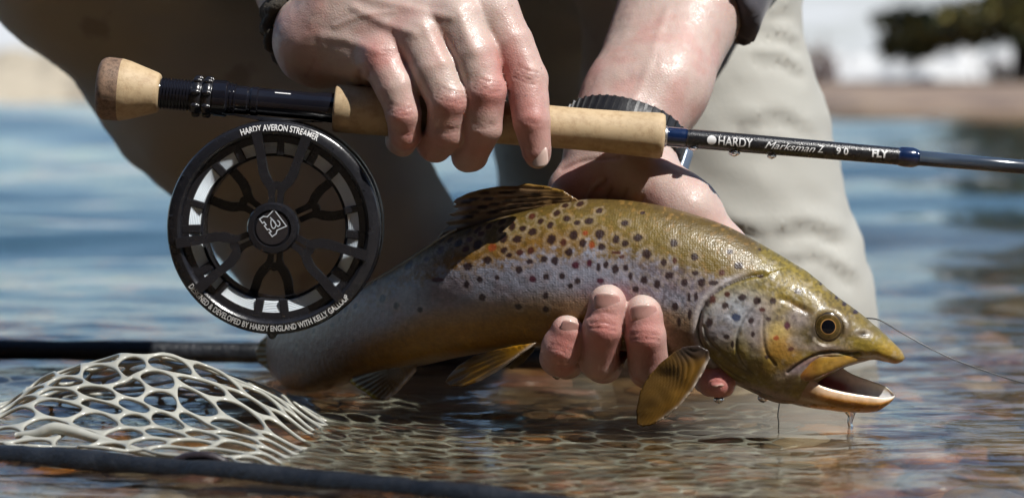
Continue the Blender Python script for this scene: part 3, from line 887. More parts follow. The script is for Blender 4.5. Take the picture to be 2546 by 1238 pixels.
SPOTS = [  # x, y, rx, ry, tone (0 dark, 1 red-brown, 2 orange, 3 olive, 4 blue, 5 faint, 6 crimson)
 (1277,549,9,7,0),(1248,560,7,6,0),(1224,569,8,8,0),(1199,572,6,6,0),(1238,578,7,6,1),(1286,568,7,8,0),(1310,560,8,9,0),(1337,564,8,7,0),
 (1362,572,10,9,0),(1375,546,7,7,0),(1350,535,8,7,1),(1400,555,7,8,0),(1297,589,10,10,0),(1329,589,10,9,0),(1238,604,10,11,0),(1214,592,8,6,1),
 (1190,601,9,9,0),(1163,593,7,7,0),(1132,595,8,6,0),(1150,619,9,8,1),(1213,615,8,7,1),(1273,610,10,9,2),(1303,617,8,8,0),(1364,617,8,8,1),
 (1315,628,7,6,0),(1339,622,8,7,1),(1383,580,6,8,3),(1347,601,7,7,3),(1266,641,10,9,0),(1394,637,7,8,0),
 (1421,509,8,5,0),(1456,505,8,6,0),(1506,521,8,6,0),(1608,526,6,4,0),(1408,527,8,7,0),(1435,540,9,7,0),(1460,549,7,6,0),(1487,545,10,8,0),
 (1424,557,7,7,3),(1456,579,10,11,0),(1570,550,9,7,0),(1515,577,10,12,0),(1603,585,10,9,0),(1553,589,8,11,0),(1574,599,8,8,0),(1407,590,10,12,0),
 (1477,598,8,10,0),(1521,607,8,9,0),(1434,597,7,9,1),(1498,603,6,9,2),(1448,620,9,9,0),(1687,599,9,9,0),(1626,624,11,11,0),(1737,632,9,9,0),
 (1481,574,6,6,2),(1596,618,6,8,3),(1510,555,6,5,3),(1418,641,8,11,0),(1568,631,6,5,1),(1555,621,12,4,1),
 (1071,655,11,11,0),(1224,656,10,9,0),(1339,663,8,10,0),(1363,644,8,6,0),(1159,690,15,6,6),(1252,688,7,7,0),(1224,700,7,9,0),(1291,683,6,6,0),
 (1370,685,8,8,6),(1399,680,7,8,0),(1084,700,5,6,5),(1257,732,8,9,0),(1306,733,8,7,5),(1336,755,8,7,0),(1019,738,8,10,0),(1056,755,7,8,0),
 (1116,764,7,7,0),(1397,727,7,9,0),(1396,760,7,8,0),(1266,674,3,5,5),(1185,715,8,5,5),
 (1463,652,9,9,6),(1494,647,6,9,6),(1515,656,5,11,0),(1531,650,6,9,0),(1553,661,8,11,0),(1577,658,6,9,0),(1434,679,7,9,0),(1468,691,7,8,0),
 (1452,703,6,7,0),(1519,690,8,7,6),(1550,707,8,9,6),(1588,679,5,9,0),(1600,710,8,8,0),(1620,688,9,10,0),(1650,698,8,11,0),(1679,677,10,9,0),
 (1665,645,7,9,0),(1691,640,5,8,1),(1642,660,9,9,5),(1612,653,6,6,5),(1714,694,8,10,0),(1755,694,10,10,0),(1783,695,12,6,0),(1739,671,8,6,0),
 (1707,665,9,8,5),(1692,753,8,10,0),(1654,777,8,11,0),(1620,729,9,6,0),(1726,771,5,14,0),(1741,729,5,11,0),(1700,790,5,11,0),(1725,730,4,10,0),
 (1647,739,5,7,5),(1668,732,6,6,5),(1682,712,6,6,5),(1630,752,5,6,5),
 (1820,620,8,6,0),(1842,654,11,9,0),(1891,617,4,3,0),(1803,671,8,7,1),(1894,681,7,6,0),(1986,718,9,7,0),(2041,704,4,3,0),(2081,736,5,4,0),
 (2041,747,5,4,3),(2076,720,4,3,3),
 (1769,744,6,9,0),(1781,735,8,10,1),(1816,723,7,7,1),(1852,731,10,9,0),(1811,750,8,8,0),(1887,740,10,10,0),(1925,741,8,8,0),(1899,761,8,6,1),
 (1838,779,11,10,4),(1773,791,9,11,0),(1873,786,7,8,0),(1915,784,7,6,0),(1960,800,8,9,6),(1815,825,8,6,0),(1787,828,6,6,5),(1878,820,5,7,0),
 (1849,818,5,6,3),(1875,844,6,6,5),(1933,829,7,6,2),(1969,857,8,5,1),(1912,875,5,5,0),(1829,843,4,8,0),(1975,779,5,4,5),(1941,782,10,7,5),
 (2103,738,5,4,0),(2100,753,6,5,0),(2127,773,6,5,0),(2072,760,5,5,3),
 (945,757,6,7,0),(917,765,5,9,0),(886,805,6,6,0),(833,820,5,8,0),(943,842,4,4,0),(786,856,3,7,0),(980,700,8,7,0),(1020,690,8,8,5),(1120,640,8,7,1),
 (1045,690,6,6,5),(870,770,5,6,0),(905,790,4,5,0)]
TONES = [lin(38, 18, 18), lin(70, 32, 22), lin(135, 62, 24), lin(82, 62, 14), lin(42, 52, 78), lin(70, 56, 56), lin(66, 14, 34)]

def fish_color(x, y, v):
    """reflectance of the trout's skin, by place on its flank (photo pixel coordinates of the flank)"""
    n = len(x)
    pn = np.column_stack([x, y])
    n1 = fbm(pn / 60.0, 4, 3); n2 = fbm(pn / 14.0, 3, 9); n3 = noise(pn / 4.5, 21)
    olive = lin(114, 95, 34); back = lin(90, 72, 30); gold = lin(134, 98, 38)
    silver = lin(152, 158, 180); tan = lin(156, 130, 104); amber = lin(156, 114, 40); white = lin(170, 152, 128)
    vv = v + 0.05 * (n1 - 0.5)
    c = back + (olive - back) * smooth(0.0, 0.16, vv)[:, None]
    c = c + (gold - c) * (smooth(0.12, 0.26, vv) * smooth(1640, 1380, x))[:, None]
    st = 0.335 - 0.03 * smooth(1300, 1000, x) + 0.05 * smooth(1560, 1760, x)
    c = c + (silver - c) * (.92 * smooth(st - 0.06, st + 0.075, vv + 0.22 * (n2 - .5) + .07 * (n3 - .5)))[:, None]
    fleck = smooth(.62, .78, fbm(pn / 9., 2, 15)) * smooth(st + .16, st, vv)
    c = c + (lin(150, 116, 60) - c) * (.5 * fleck)[:, None]
    c = c + (lin(150, 128, 134) - c) * (.45 * smooth(.45, .75, fbm(pn / 34., 3, 19)) * smooth(st, st + .1, vv))[:, None]
    pinkish = np.exp(-((vv - st - .06) / .09) ** 2) * smooth(1500, 1700, x)
    c = c + (lin(132, 112, 118) - c) * (0.6 * pinkish)[:, None]
    c = c + (tan - c) * smooth(0.55, 0.70, vv)[:, None]
    c = c + (amber - c) * (smooth(0.66, 0.80, vv) * smooth(1700, 1500, x))[:, None]
    c = c + (white - c) * smooth(0.93, 1.0, vv)[:, None]
    # tail stock is browner
    tl = smooth(1120, 860, x)
    c = c + (lin(108, 64, 36) - c) * (tl * 0.9 * smooth(1.0, .7, vv))[:, None]
    c = c + (lin(112, 84, 40) - c) * (tl * smooth(.5, .8, vv) * .6)[:, None]
    # mottled gold flecks on the back, dark pepper on the shoulder
    c = c * (0.74 + 0.32 * n2 + 0.22 * n3)[:, None]
    pep = smooth(1500, 1650, x) * smooth(1790, 1720, x) * smooth(.32, .42, v) * smooth(.85, .7, v)
    c = c * (1 - 0.45 * pep * smooth(.48, .62, noise(pn / 6.0, 5)))[:, None]
    blush = np.exp(-((x - 1560) / 75) ** 2 - ((y - 722) / 26) ** 2)
    c = c + (lin(168, 92, 96) - c) * (0.65 * blush * (.6 + .6 * n3))[:, None]
    c = c * np.array([.74, .72, .68]) * (1 - .08 * smooth(.55, .9, v))[:, None]
    return c, n1, n2, n3

GILL = spline([(1905, 676), (1860, 684), (1815, 702), (1778, 728), (1755, 762), (1747, 800), (1748, 832), (1760, 862), (1778, 888), (1805, 918), (1845, 948), (1890, 968)], 60)
PREOP = spline([(1890, 742), (1868, 768), (1848, 800), (1838, 832), (1840, 862), (1856, 895), (1878, 916)], 40)
SUBOP = spline([(1760, 800), (1768, 830), (1795, 858), (1830, 892), (1870, 915)], 30)
CHEEK = spline([(1903, 775), (1902, 815), (1908, 860), (1930, 895)], 20)
BRANCH = [spline([(1752, 820), (1775, 868), (1812, 905), (1868, 938)], 20), spline([(1765, 880), (1800, 922), (1850, 950), (1920, 975)], 20)]
MOUTHLINE = spline([(1962, 915), (1990, 895), (2030, 874), (2070, 867), (2110, 872), (2137, 872)], 30)
JAWEDGE = spline([(1900, 972), (1960, 990), (2010, 1004)], 12)
BROW = spline([(1945, 736), (1965, 742), (1990, 756), (2012, 768)], 12)
HEADPOLY = [(1905, 676), (1860, 684), (1815, 702), (1778, 728), (1755, 762), (1747, 800), (1748, 832), (1760, 862), (1778, 888), (1805, 918), (1845, 948), (1890, 975),
            (2060, 1040), (2260, 1000), (2270, 860), (2120, 740), (1990, 655)]
EYE = (2059.0, 812.0)

def head_color(x, y, c, n1, n2, n3):
    hd = in_poly(x, y, HEADPOLY)
    edge = seg_dist(x, y, GILL)
    base = lin(138, 120, 44)
    k = hd.astype(float)
    k = np.maximum(k, 0)
    top = smooth(1850, 1930, x) * smooth(730, 660, y)
    k2 = np.maximum(k, top)
    hc = np.tile(base, (len(x), 1))
    hc = hc * (0.62 + 0.40 * n2 + 0.2 * n1)[:, None]
    def blob(cx, cy, rx, ry, col, s=1.0, p=2.0, ang=0.0):
        ca, sa = math.cos(ang), math.sin(ang)
        dx, dy = x - cx, y - cy
        u, w = (dx * ca + dy * sa) / rx, (-dx * sa + dy * ca) / ry
        g = s * np.exp(-(u * u + w * w) ** (p / 2))
        return g[:, None] * (lin(*col) - hc)
    hc += blob(2080, 770, 160, 60, (132, 108, 48), .6)
    hc += blob(1822, 772, 78, 52, (186, 192, 202), .95, 3.2, -.35)
    hc += blob(1795, 812, 45, 42, (168, 160, 166), .8, 3)
    hc += blob(1890, 800, 36, 62, (172, 162, 168), .8, 3)
    hc += blob(1915, 752, 30, 20, (178, 160, 140), .6)
    hc += blob(1985, 785, 40, 30, (150, 138, 136), .85, 3)
    hc += blob(1950, 855, 52, 42, (182, 134, 52), .9, 3, .5)
    hc += blob(1932, 812, 28, 22, (206, 180, 112), .8)
    hc += blob(1935, 905, 60, 24, (124, 94, 28), .8, 3)
    hc += blob(1830, 892, 70, 26, (122, 102, 36), .9, 3, .75)
    hc += blob(1800, 760, 30, 14, (182, 164, 150), .4)
    hc += blob(1985, 838, 26, 24, (112, 108, 112), .7, 2, .5)
    hc += blob(2060, 857, 66, 11, (176, 158, 150), .85, 3, .06)
    hc += blob(1990, 908, 60, 14, (166, 148, 156), .8, 3, -.42)
    hc += blob(2028, 886, 60, 9, (132, 96, 92), .8, 3, -.25)
    hc += blob(1905, 968, 90, 17, (160, 138, 132), .95, 4, .33)
    hc += blob(1960, 940, 34, 24, (140, 122, 88), .7, 3)
    hc += blob(2205, 876, 46, 26, (180, 140, 44), .85, 2.4)
    hc += blob(2225, 900, 34, 9, (196, 126, 70), .7)
    hc += blob(2150, 868, 60, 22, (158, 136, 40), .7)
    hc += blob(2146, 822, 30, 12, (108, 94, 84), .8, 3, .1)
    hc += blob(2150, 824, 10, 6, (30, 26, 24), .8)
    hc += blob(2105, 812, 16, 28, (104, 86, 66), .8, 2, 0)
    hc += blob(1985, 752, 34, 9, (112, 78, 20), .8, 2, .45)
    hc += blob(1940, 692, 80, 10, (120, 104, 48), .4)
    hc += blob(EYE[0], EYE[1], 48, 48, (112, 92, 66), .7, 6)
    hc += blob(EYE[0] - 34, EYE[1] + 10, 16, 34, (44, 36, 34), .8, 3)
    hc += blob(1960, 705, 60, 26, (150, 126, 36), .6)
    hc = hc * .72 * (.66 + .34 * n2 + .16 * n3 + .1 * fbm(np.column_stack([x, y]) / 7., 2, 63))[:, None]
    hc = hc * (1 - .38 * smooth(.60, .72, noise(np.column_stack([x, y]) / 5.5, 81)) * smooth(840, 760, y))[:, None]
    hc = hc + (lin(150, 138, 120) - hc) * (.35 * smooth(.58, .75, fbm(np.column_stack([x, y]) / 13., 3, 83)))[:, None]
    c = c + (hc - c) * smooth(0, 1, k2)[:, None]
    # pale rim just behind the gill cover
    rim = np.exp(-((edge - 9) / 8.0) ** 2) * (~hd) * smooth(1885, 1820, x)
    c = c + (lin(176, 168, 166) - c) * (0.8 * rim)[:, None]
    for ln, w, s in ((GILL, 3.2, .75), (PREOP, 2.6, .45), (SUBOP, 2.6, .4), (CHEEK, 2.5, .3), (BRANCH[0], 2.2, .4), (BRANCH[1], 2.4, .4), (MOUTHLINE, 3, .7), (JAWEDGE, 2.4, .3)):
        d = seg_dist(x, y, ln)
        c = c * (1 - s * np.exp(-(d / w) ** 2))[:, None]
    return c, hd, edge

def spot_layer(x, y, c, hd):
    wob = 1 + 0.30 * (noise(np.column_stack([x, y]) / 5.0, 31) - .5) + 0.25 * (noise(np.column_stack([x, y]) / 2.6, 37) - .5)
    for sx, sy, rx, ry, tone in SPOTS:
        m = (np.abs(x - sx) < 34) & (np.abs(y - sy) < 34)
        if not m.any(): continue
        d = np.hypot((x[m] - sx) / rx, (y[m] - sy) / ry) * wob[m]
        r = max(rx, ry)
        cc = c[m]
        if tone in (0, 1) and r >= 7 and sx < 1860:
            h = np.exp(-((d - 1.5) / .42) ** 2) * (.35 + 1.1 * noise(np.column_stack([x[m], y[m]]) / 7., 71))
            cc = cc + (np.maximum(cc, lin(158, 142, 124)) - cc) * (0.32 * h)[:, None]
        a = smooth(1.22, .78, d) * {5: .45, 3: .6}.get(tone, .95)
        cc = cc + (TONES[tone] - cc) * a[:, None]
        c[m] = cc
    return c

def fish_disp(x, y, hd):
    """metres of relief along the normal"""
    d = np.zeros(len(x))
    e = seg_dist(x, y, GILL)
    d += 0.0016 * hd * smooth(0, 10, e)  * smooth(1990, 1900, x)
    d -= 0.0011 * np.exp(-(e / 5.5) ** 2) * (~hd)
    for ln, w, s in ((PREOP, 4, .0007), (SUBOP, 4, .0006), (CHEEK, 4, .0004), (BRANCH[0], 4, .0007), (BRANCH[1], 4, .0007), (MOUTHLINE, 4, .0012), (JAWEDGE, 4, .0005), (BROW, 8, .0008)):
        d -= s * np.exp(-(seg_dist(x, y, ln) / w) ** 2)
    de = np.hypot(x - EYE[0], y - EYE[1])
    d -= 0.0014 * smooth(42, 34, de)
    d += 0.0005 * np.exp(-((de - 50) / 9) ** 2) * smooth(850, 800, y)
    d -= 0.0008 * np.exp(-((x - 2148) / 13) ** 2 - ((y - 824) / 6) ** 2)
    d += 0.0009 * np.exp(-((x - 1955) / 40) ** 2 - ((y - 850) / 38) ** 2)
    d += 0.0010 * (fbm(np.column_stack([x, y]) / 45., 3, 77) - .5) * hd
    return d

trout = thing('brown_trout', 'spotted golden brown trout with open mouth held over the water', 'fish', tuple(P(1600, 900, .02)))

def build_fish():
    xs = np.concatenate([np.linspace(690, 1700, 420), np.linspace(1702, 2235, 260), 2235 + 15 * np.sin(np.linspace(0.06, 1, 22) * np.pi / 2)])
    nn, nb = 190, 70
    th = np.concatenate([np.linspace(0, np.pi, nn, endpoint=False), np.linspace(np.pi, 2 * np.pi, nb, endpoint=False)])
    top, bot, Yc, w = f_top(xs), f_bot(xs), f_Y(xs), f_w(xs)
    mid, hh = (top + bot) / 2, (bot - top) / 2
    ctr = P(xs, mid, Yc)
    T = np.gradient(ctr[:, :2], axis=0); T /= np.linalg.norm(T, axis=1)[:, None]
    T = np.column_stack([np.convolve(np.pad(T[:, k], 15, 'edge'), np.ones(31) / 31, 'valid') for k in (0, 1)])
    nf = np.column_stack([T[:, 1], -T[:, 0], np.zeros(len(xs))])
    nf /= np.linalg.norm(nf, axis=1)[:, None]
    up = UPV
    ct, st = np.cos(th), np.sin(th)
    cs = np.sign(ct) * np.abs(ct) ** 0.94
    sn = np.sign(st) * np.abs(st) ** 0.82
    hm = hh * pxm(Yc)
    V = ctr[:, None, :] + (hm[:, None] * cs[None])[..., None] * up + (w[:, None] * sn[None])[..., None] * nf[:, None, :]
    X = np.repeat(xs[:, None], len(th), 1); Yp = mid[:, None] - hh[:, None] * cs[None]
    v = (1 - cs[None]) / 2 + 0 * X
    x, y, v = X.ravel(), Yp.ravel(), v.ravel()
    V = V.reshape(-1, 3)
    hd = in_poly(x, y, HEADPOLY)
    # normals by finite differences on the grid
    G = V.reshape(len(xs), len(th), 3)
    du = np.gradient(G, axis=0); dv = np.roll(G, -1, 1) - np.roll(G, 1, 1)
    N = np.cross(du, dv); N /= np.linalg.norm(N, axis=2)[..., None] + 1e-12
    out = np.sign(np.einsum('ijk,ijk->ij', N, G - ctr[:, None, :]).mean())
    N = (N * out).reshape(-1, 3)
    fade = smooth(2248, 2225, x)
    V = V + N * (fish_disp(x, y, hd) * fade)[:, None]
    c, n1, n2, n3 = fish_color(x, y, v)
    c, hd, e = head_color(x, y, c, n1, n2, n3)
    c = spot_layer(x, y, c, hd)
    Fq = grid_faces(len(xs), len(th), close_v=True)
    if out > 0: Fq = Fq[:, ::-1]
    # scale shader weight in third channel
    uv = np.column_stack([x, y, smooth(6, 20, np.where(hd, 0, e)) * (1 - 1.0 * hd)])
    m, nt, b = mat('trout_skin')
    at = nt.nodes.new('ShaderNodeAttribute'); at.attribute_name = 'Col'
    ap = nt.nodes.new('ShaderNodeAttribute'); ap.attribute_name = 'Pix'
    sep = nt.nodes.new('ShaderNodeSeparateXYZ'); nt.links.new(ap.outputs['Vector'], sep.inputs[0])
    com = nt.nodes.new('ShaderNodeCombineXYZ')
    mxs = nt.nodes.new('ShaderNodeMath'); mxs.operation = 'MULTIPLY'; mxs.inputs[1].default_value = 1 / 6.0
    mys = nt.nodes.new('ShaderNodeMath'); mys.operation = 'MULTIPLY'; mys.inputs[1].default_value = 1 / 4.2
    nt.links.new(sep.outputs[0], mxs.inputs[0]); nt.links.new(sep.outputs[1], mys.inputs[0])
    nt.links.new(mxs.outputs[0], com.inputs[0]); nt.links.new(mys.outputs[0], com.inputs[1])
    vo = nt.nodes.new('ShaderNodeTexVoronoi'); vo.inputs['Scale'].default_value = 1.0; vo.inputs['Randomness'].default_value = .55
    vo.voronoi_dimensions = '2D'
    nt.links.new(com.outputs[0], vo.inputs['Vector'])
    ml = nt.nodes.new('ShaderNodeMath'); ml.operation = 'MULTIPLY'
    nt.links.new(vo.outputs['Distance'], ml.inputs[0]); nt.links.new(sep.outputs[2], ml.inputs[1])
    bp = nt.nodes.new('ShaderNodeBump'); bp.inputs['Strength'].default_value = .30; bp.inputs['Distance'].default_value = .0004; bp.invert = True
    nt.links.new(ml.outputs[0], bp.inputs['Height'])
    nz = nt.nodes.new('ShaderNodeTexNoise'); nz.inputs['Scale'].default_value = 210; nz.inputs['Detail'].default_value = 6
    tc = nt.nodes.new('ShaderNodeTexCoord'); nt.links.new(tc.outputs['Object'], nz.inputs['Vector'])
    bp2 = nt.nodes.new('ShaderNodeBump'); bp2.inputs['Strength'].default_value = .5; bp2.inputs['Distance'].default_value = .0012
    nt.links.new(nz.outputs['Fac'], bp2.inputs['Height']); nt.links.new(bp.outputs[0], bp2.inputs['Normal'])
    nt.links.new(at.outputs['Color'], b.inputs['Base Color'])
    nt.links.new(bp2.outputs[0], b.inputs['Normal']); nt.links.new(bp2.outputs[0], b.inputs['Coat Normal'])
    b.inputs['Roughness'].default_value = .46; b.inputs['Specular IOR Level'].default_value = .42
    b.inputs['Coat Weight'].default_value = .14; b.inputs['Coat Roughness'].default_value = .14
    # small per-scale value shifts
    wn_ = nt.nodes.new('ShaderNodeMix'); wn_.data_type = 'RGBA'; wn_.blend_type = 'MULTIPLY'
    mr = nt.nodes.new('ShaderNodeMapRange'); mr.inputs[3].default_value = .72; mr.inputs[4].default_value = 1.3
    nt.links.new(vo.outputs['Color'], mr.inputs[0])
    wn_.inputs[0].default_value = .55
    nt.links.new(at.outputs['Color'], wn_.inputs[6]); nt.links.new(mr.outputs[0], wn_.inputs[7])
    nt.links.new(wn_.outputs[2], b.inputs['Base Color'])
    return mk('body', V, Fq, m, trout, color=c, uv=uv)
fish_body = build_fish()

M_FISHWET = attr_mat('trout_wet_skin', .3, .55, .12, .25, 500, .5, (.003, .0012, .0006))

# --- lower jaw: a tilted scoop, near gum lower than the far one
def build_jaw():
    xs = np.concatenate([np.linspace(1905, 2200, 90), 2200 + 24 * np.sin(np.linspace(.05, 1, 16) * np.pi / 2)])
    near = curve([(1905, 915), (1990, 925), (2035, 952), (2065, 962), (2110, 972), (2150, 979), (2200, 985), (2224, 984)])(xs)
    far = curve([(1905, 890), (2060, 900), (2090, 914), (2126, 936), (2167, 951), (2207, 966), (2224, 982)])(xs)
    low = curve([(1905, 984), (1950, 998), (2000, 1011), (2060, 1019), (2102, 1024), (2150, 1025), (2178, 1022), (2203, 1008), (2219, 994), (2224, 986)])(xs)
    Yc = f_Y(xs); w = curve([(1905, .0175), (2000, .0175), (2080, .0150), (2150, .0115), (2200, .0075), (2217, .0042), (2224, .0009)])(xs)
    nb = 120
    t = np.linspace(0, 1, nb)
    V = []; C = []; PX = []
    skin, gum, cream, inner, pink, belly = lin(150, 112, 44), lin(214, 150, 66), lin(232, 222, 204), lin(198, 196, 196), lin(150, 78, 86), lin(150, 122, 112)
    for i, x in enumerate(xs):
        # outer: near rim -> bottom -> far rim, then inner back to the near rim
        a = np.linspace(0, np.pi, 70)
        oy = -np.cos(a) * w[i]
        rim = near[i] + (far[i] - near[i]) * (1 - np.cos(a)) / 2
        oz = rim + (low[i] - rim) * np.sin(a) ** .7
        b = np.linspace(np.pi, 0, 50)
        th = 0.86
        iy = -np.cos(b) * w[i] * th
        rim2 = near[i] + (far[i] - near[i]) * (1 - np.cos(b)) / 2
        depth = (low[i] - rim2) * 0.62
        iz = rim2 - 1.5 + depth * np.sin(b) ** .8
        py = np.concatenate([oz, iz]); yy = np.concatenate([oy, iy])
        p = P(np.full(nb, x), np.full(nb, (near[i] + low[i]) / 2), np.full(nb, Yc[i]))
        p = p + ((near[i] + low[i]) / 2 - py)[:, None] * pxm(Yc[i]) * UPV + yy[:, None] * np.array([0, 1, 0])
        V.append(p)
        fr = smooth(2150, 2215, x)
        vo = np.sin(a)
        co = gum + (skin - gum) * smooth(.18, .5, vo)[:, None]
        co = cream * smooth(.28, .05, vo)[:, None] * (.55 + .45 * fr) + co * (1 - smooth(.28, .05, vo) * (.55 + .45 * fr))[:, None]
        co = co + (lin(168, 104, 44) - co) * (smooth(.3, .7, vo) * smooth(2080, 2180, x) * .7)[:, None]
        co = co + (belly - co) * (smooth(.75, .97, vo) * smooth(2150, 2040, x))[:, None]
        co = co + (lin(150, 130, 112) - co) * (.8 * smooth(2050, 1990, x))
        ci = cream + (inner - cream) * smooth(.15, .6, np.sin(b))[:, None]
        ci = ci + (pink - ci) * (smooth(2150, 2095, x) * smooth(.25, .6, np.sin(b)))[:, None]
        C.append(np.vstack([co, ci]))
        PX.append(np.column_stack([np.full(nb, x), py]))
    V = np.vstack(V); C = np.vstack(C); PX = np.vstack(PX)
    C = C * (.82 + .36 * fbm(PX / 11., 3, 41))[:, None]
    mk('lower_jaw', V, grid_faces(len(xs), nb, close_v=True)[:, ::-1], M_FISHWET, trout, color=C)
build_jaw()

def plate(name, upper, lower, Y0, thick, mat_, colf, parent, n=60, m=14, bulge=.0015, dY=None):
    """a thin pillow between two pixel outlines, standing on depth Y0(x)"""
    U = spline(upper, n); L = spline(lower, n)
    t = np.linspace(0, 1, m)
    px = U[:, None, 0] + (L - U)[:, None, 0] * t[None]; py = U[:, None, 1] + (L - U)[:, None, 1] * t[None]
    prof = np.sqrt(np.clip(1 - (2 * t - 1) ** 2, 0, 1))[None] * np.sqrt(np.clip(1 - (2 * np.linspace(0, 1, n) - 1) ** 6, 0, 1))[:, None]
    Yb = Y0(px)
    front = P(px.ravel(), py.ravel(), (Yb - bulge * prof).ravel())
    back = P(px.ravel(), py.ravel(), (Yb + thick).ravel())
    V = np.vstack([front, back])
    f1 = grid_faces(n, m); f2 = grid_faces(n, m)[:, ::-1] + n * m
    fs = [list(q) for q in f1] + [list(q) for q in f2]
    N_ = n * m
    for i in range(n - 1):
        fs.append([i * m, (i + 1) * m, (i + 1) * m + N_, i * m + N_][::-1]); fs.append([i * m + m - 1, (i + 1) * m + m - 1, (i + 1) * m + m - 1 + N_, i * m + m - 1 + N_])
    for i in range(m - 1):
        fs.append([i, i + 1, i + 1 + N_, i + N_]); fs.append([(n - 1) * m + i, (n - 1) * m + i + 1, (n - 1) * m + i + 1 + N_, (n - 1) * m + i + N_][::-1])
    c = colf(px.ravel(), py.ravel()); c = np.vstack([c, c])
    return mk(name, V, fs, mat_, parent, color=c)

def maxcol(x, y):
    pn = np.column_stack([x, y])
    c = lin(142, 108, 40)[None] * (.35 + 1.2 * fbm(pn / 12., 4, 12))[:, None]
    e = smooth(2050, 1975, x)
    c = c + (lin(150, 86, 34) - c) * (.75 * e)[:, None]
    d = seg_dist(x, y, [(2116, 906), (2064, 928), (2020, 945), (1985, 947)])
    c = c * (1 - .5 * np.exp(-(d / 6) ** 2))[:, None]
    return c
plate('upper_lip', [(1963, 932), (1972, 912), (1996, 896), (2042, 880), (2094, 874), (2132, 877), (2170, 888)],
      [(1965, 936), (1974, 943), (1992, 948), (2022, 945), (2064, 928), (2116, 907), (2172, 892)],
      lambda x: f_Y(x) - f_w(x) * np.interp(x, [1960, 2040, 2100, 2175], [.80, .86, .78, .52]), .004, M_FISHWET, maxcol, trout, bulge=.0024)

# --- eye
def build_eye():
    Ye = float(f_Y(EYE[0]) - f_w(EYE[0]) * .93)
    c0 = P(EYE[0], EYE[1], Ye)
    s = pxm(Ye)
    R = 37 * s
    n, m = 64, 56
    V = []; C = []
    axis = np.array([0.06, -1, .10]); t, e1, e2 = frame(axis)
    for i in range(n):
        r = i / (n - 1)
        h = .36 * R * math.sqrt(max(0, 1 - (r * .93) ** 2)) - .22 * R
        for j in range(m):
            a = 2 * np.pi * j / m
            V.append(c0 + t * h + r * R * (np.cos(a) * e1 + np.sin(a) * e2))
            rp = r * 37
            nv = fbm(np.array([[math.cos(a) * 5 + 9, math.sin(a) * 5 + 9, r * 3]]), 3, 8)[0]
            if rp < 17.2: col = lin(7, 7, 10)
            elif rp < 19.6: col = lin(150, 112, 66)
            else:
                q = smooth(20, 36, rp)
                col = (lin(88, 70, 34) * (1 - q) + lin(66, 54, 34) * q) * (.45 + nv)
                if 29 < rp < 32: col = col * 1.9
                if math.cos(a - 2.6) > .3 and rp > 21: col = col * .6
            C.append(col)
    ey = mk('eye', np.array(V), grid_faces(n, m, close_v=True)[:, ::-1], EYEM, trout, color=np.array(C))
    ey['_o'] = list(trout['_o'])
    pv = [c0 + t * (.36 * R * math.sqrt(1 - (q / 11 * .46 * .93) ** 2) - .22 * R + .00012) + q / 11 * .455 * R * (np.cos(a_) * e1 + np.sin(a_) * e2) for q in range(12) for a_ in np.linspace(0, 2 * np.pi, 40, endpoint=False)]
    mk('pupil', np.array(pv), grid_faces(12, 40, close_v=True)[:, ::-1], simple('black_pupil', (.004, .004, .006), .12), ey)
EYEM = attr_mat('trout_eye', .15, .5, 0, 0, 300, .6, rvary=.02)
build_eye()

# --- fins
def fin_mat(name):
    m, nt, b = mat(name)
    at = nt.nodes.new('ShaderNodeAttribute'); at.attribute_name = 'Col'
    nt.links.new(at.outputs['Color'], b.inputs['Base Color'])
    b.inputs['Roughness'].default_value = .34; b.inputs['Coat Weight'].default_value = .25; b.inputs['Coat Roughness'].default_value = .15
    tr = nt.nodes.new('ShaderNodeBsdfTranslucent'); nt.links.new(at.outputs['Color'], tr.inputs[0])
    mx = nt.nodes.new('ShaderNodeMixShader'); mx.inputs[0].default_value = .38
    out = nt.nodes['Material Output']
    nt.links.new(b.outputs[0], mx.inputs[1]); nt.links.new(tr.outputs[0], mx.inputs[2]); nt.links.new(mx.outputs[0], out.inputs[0])
    return m
M_FIN = fin_mat('trout_fin')

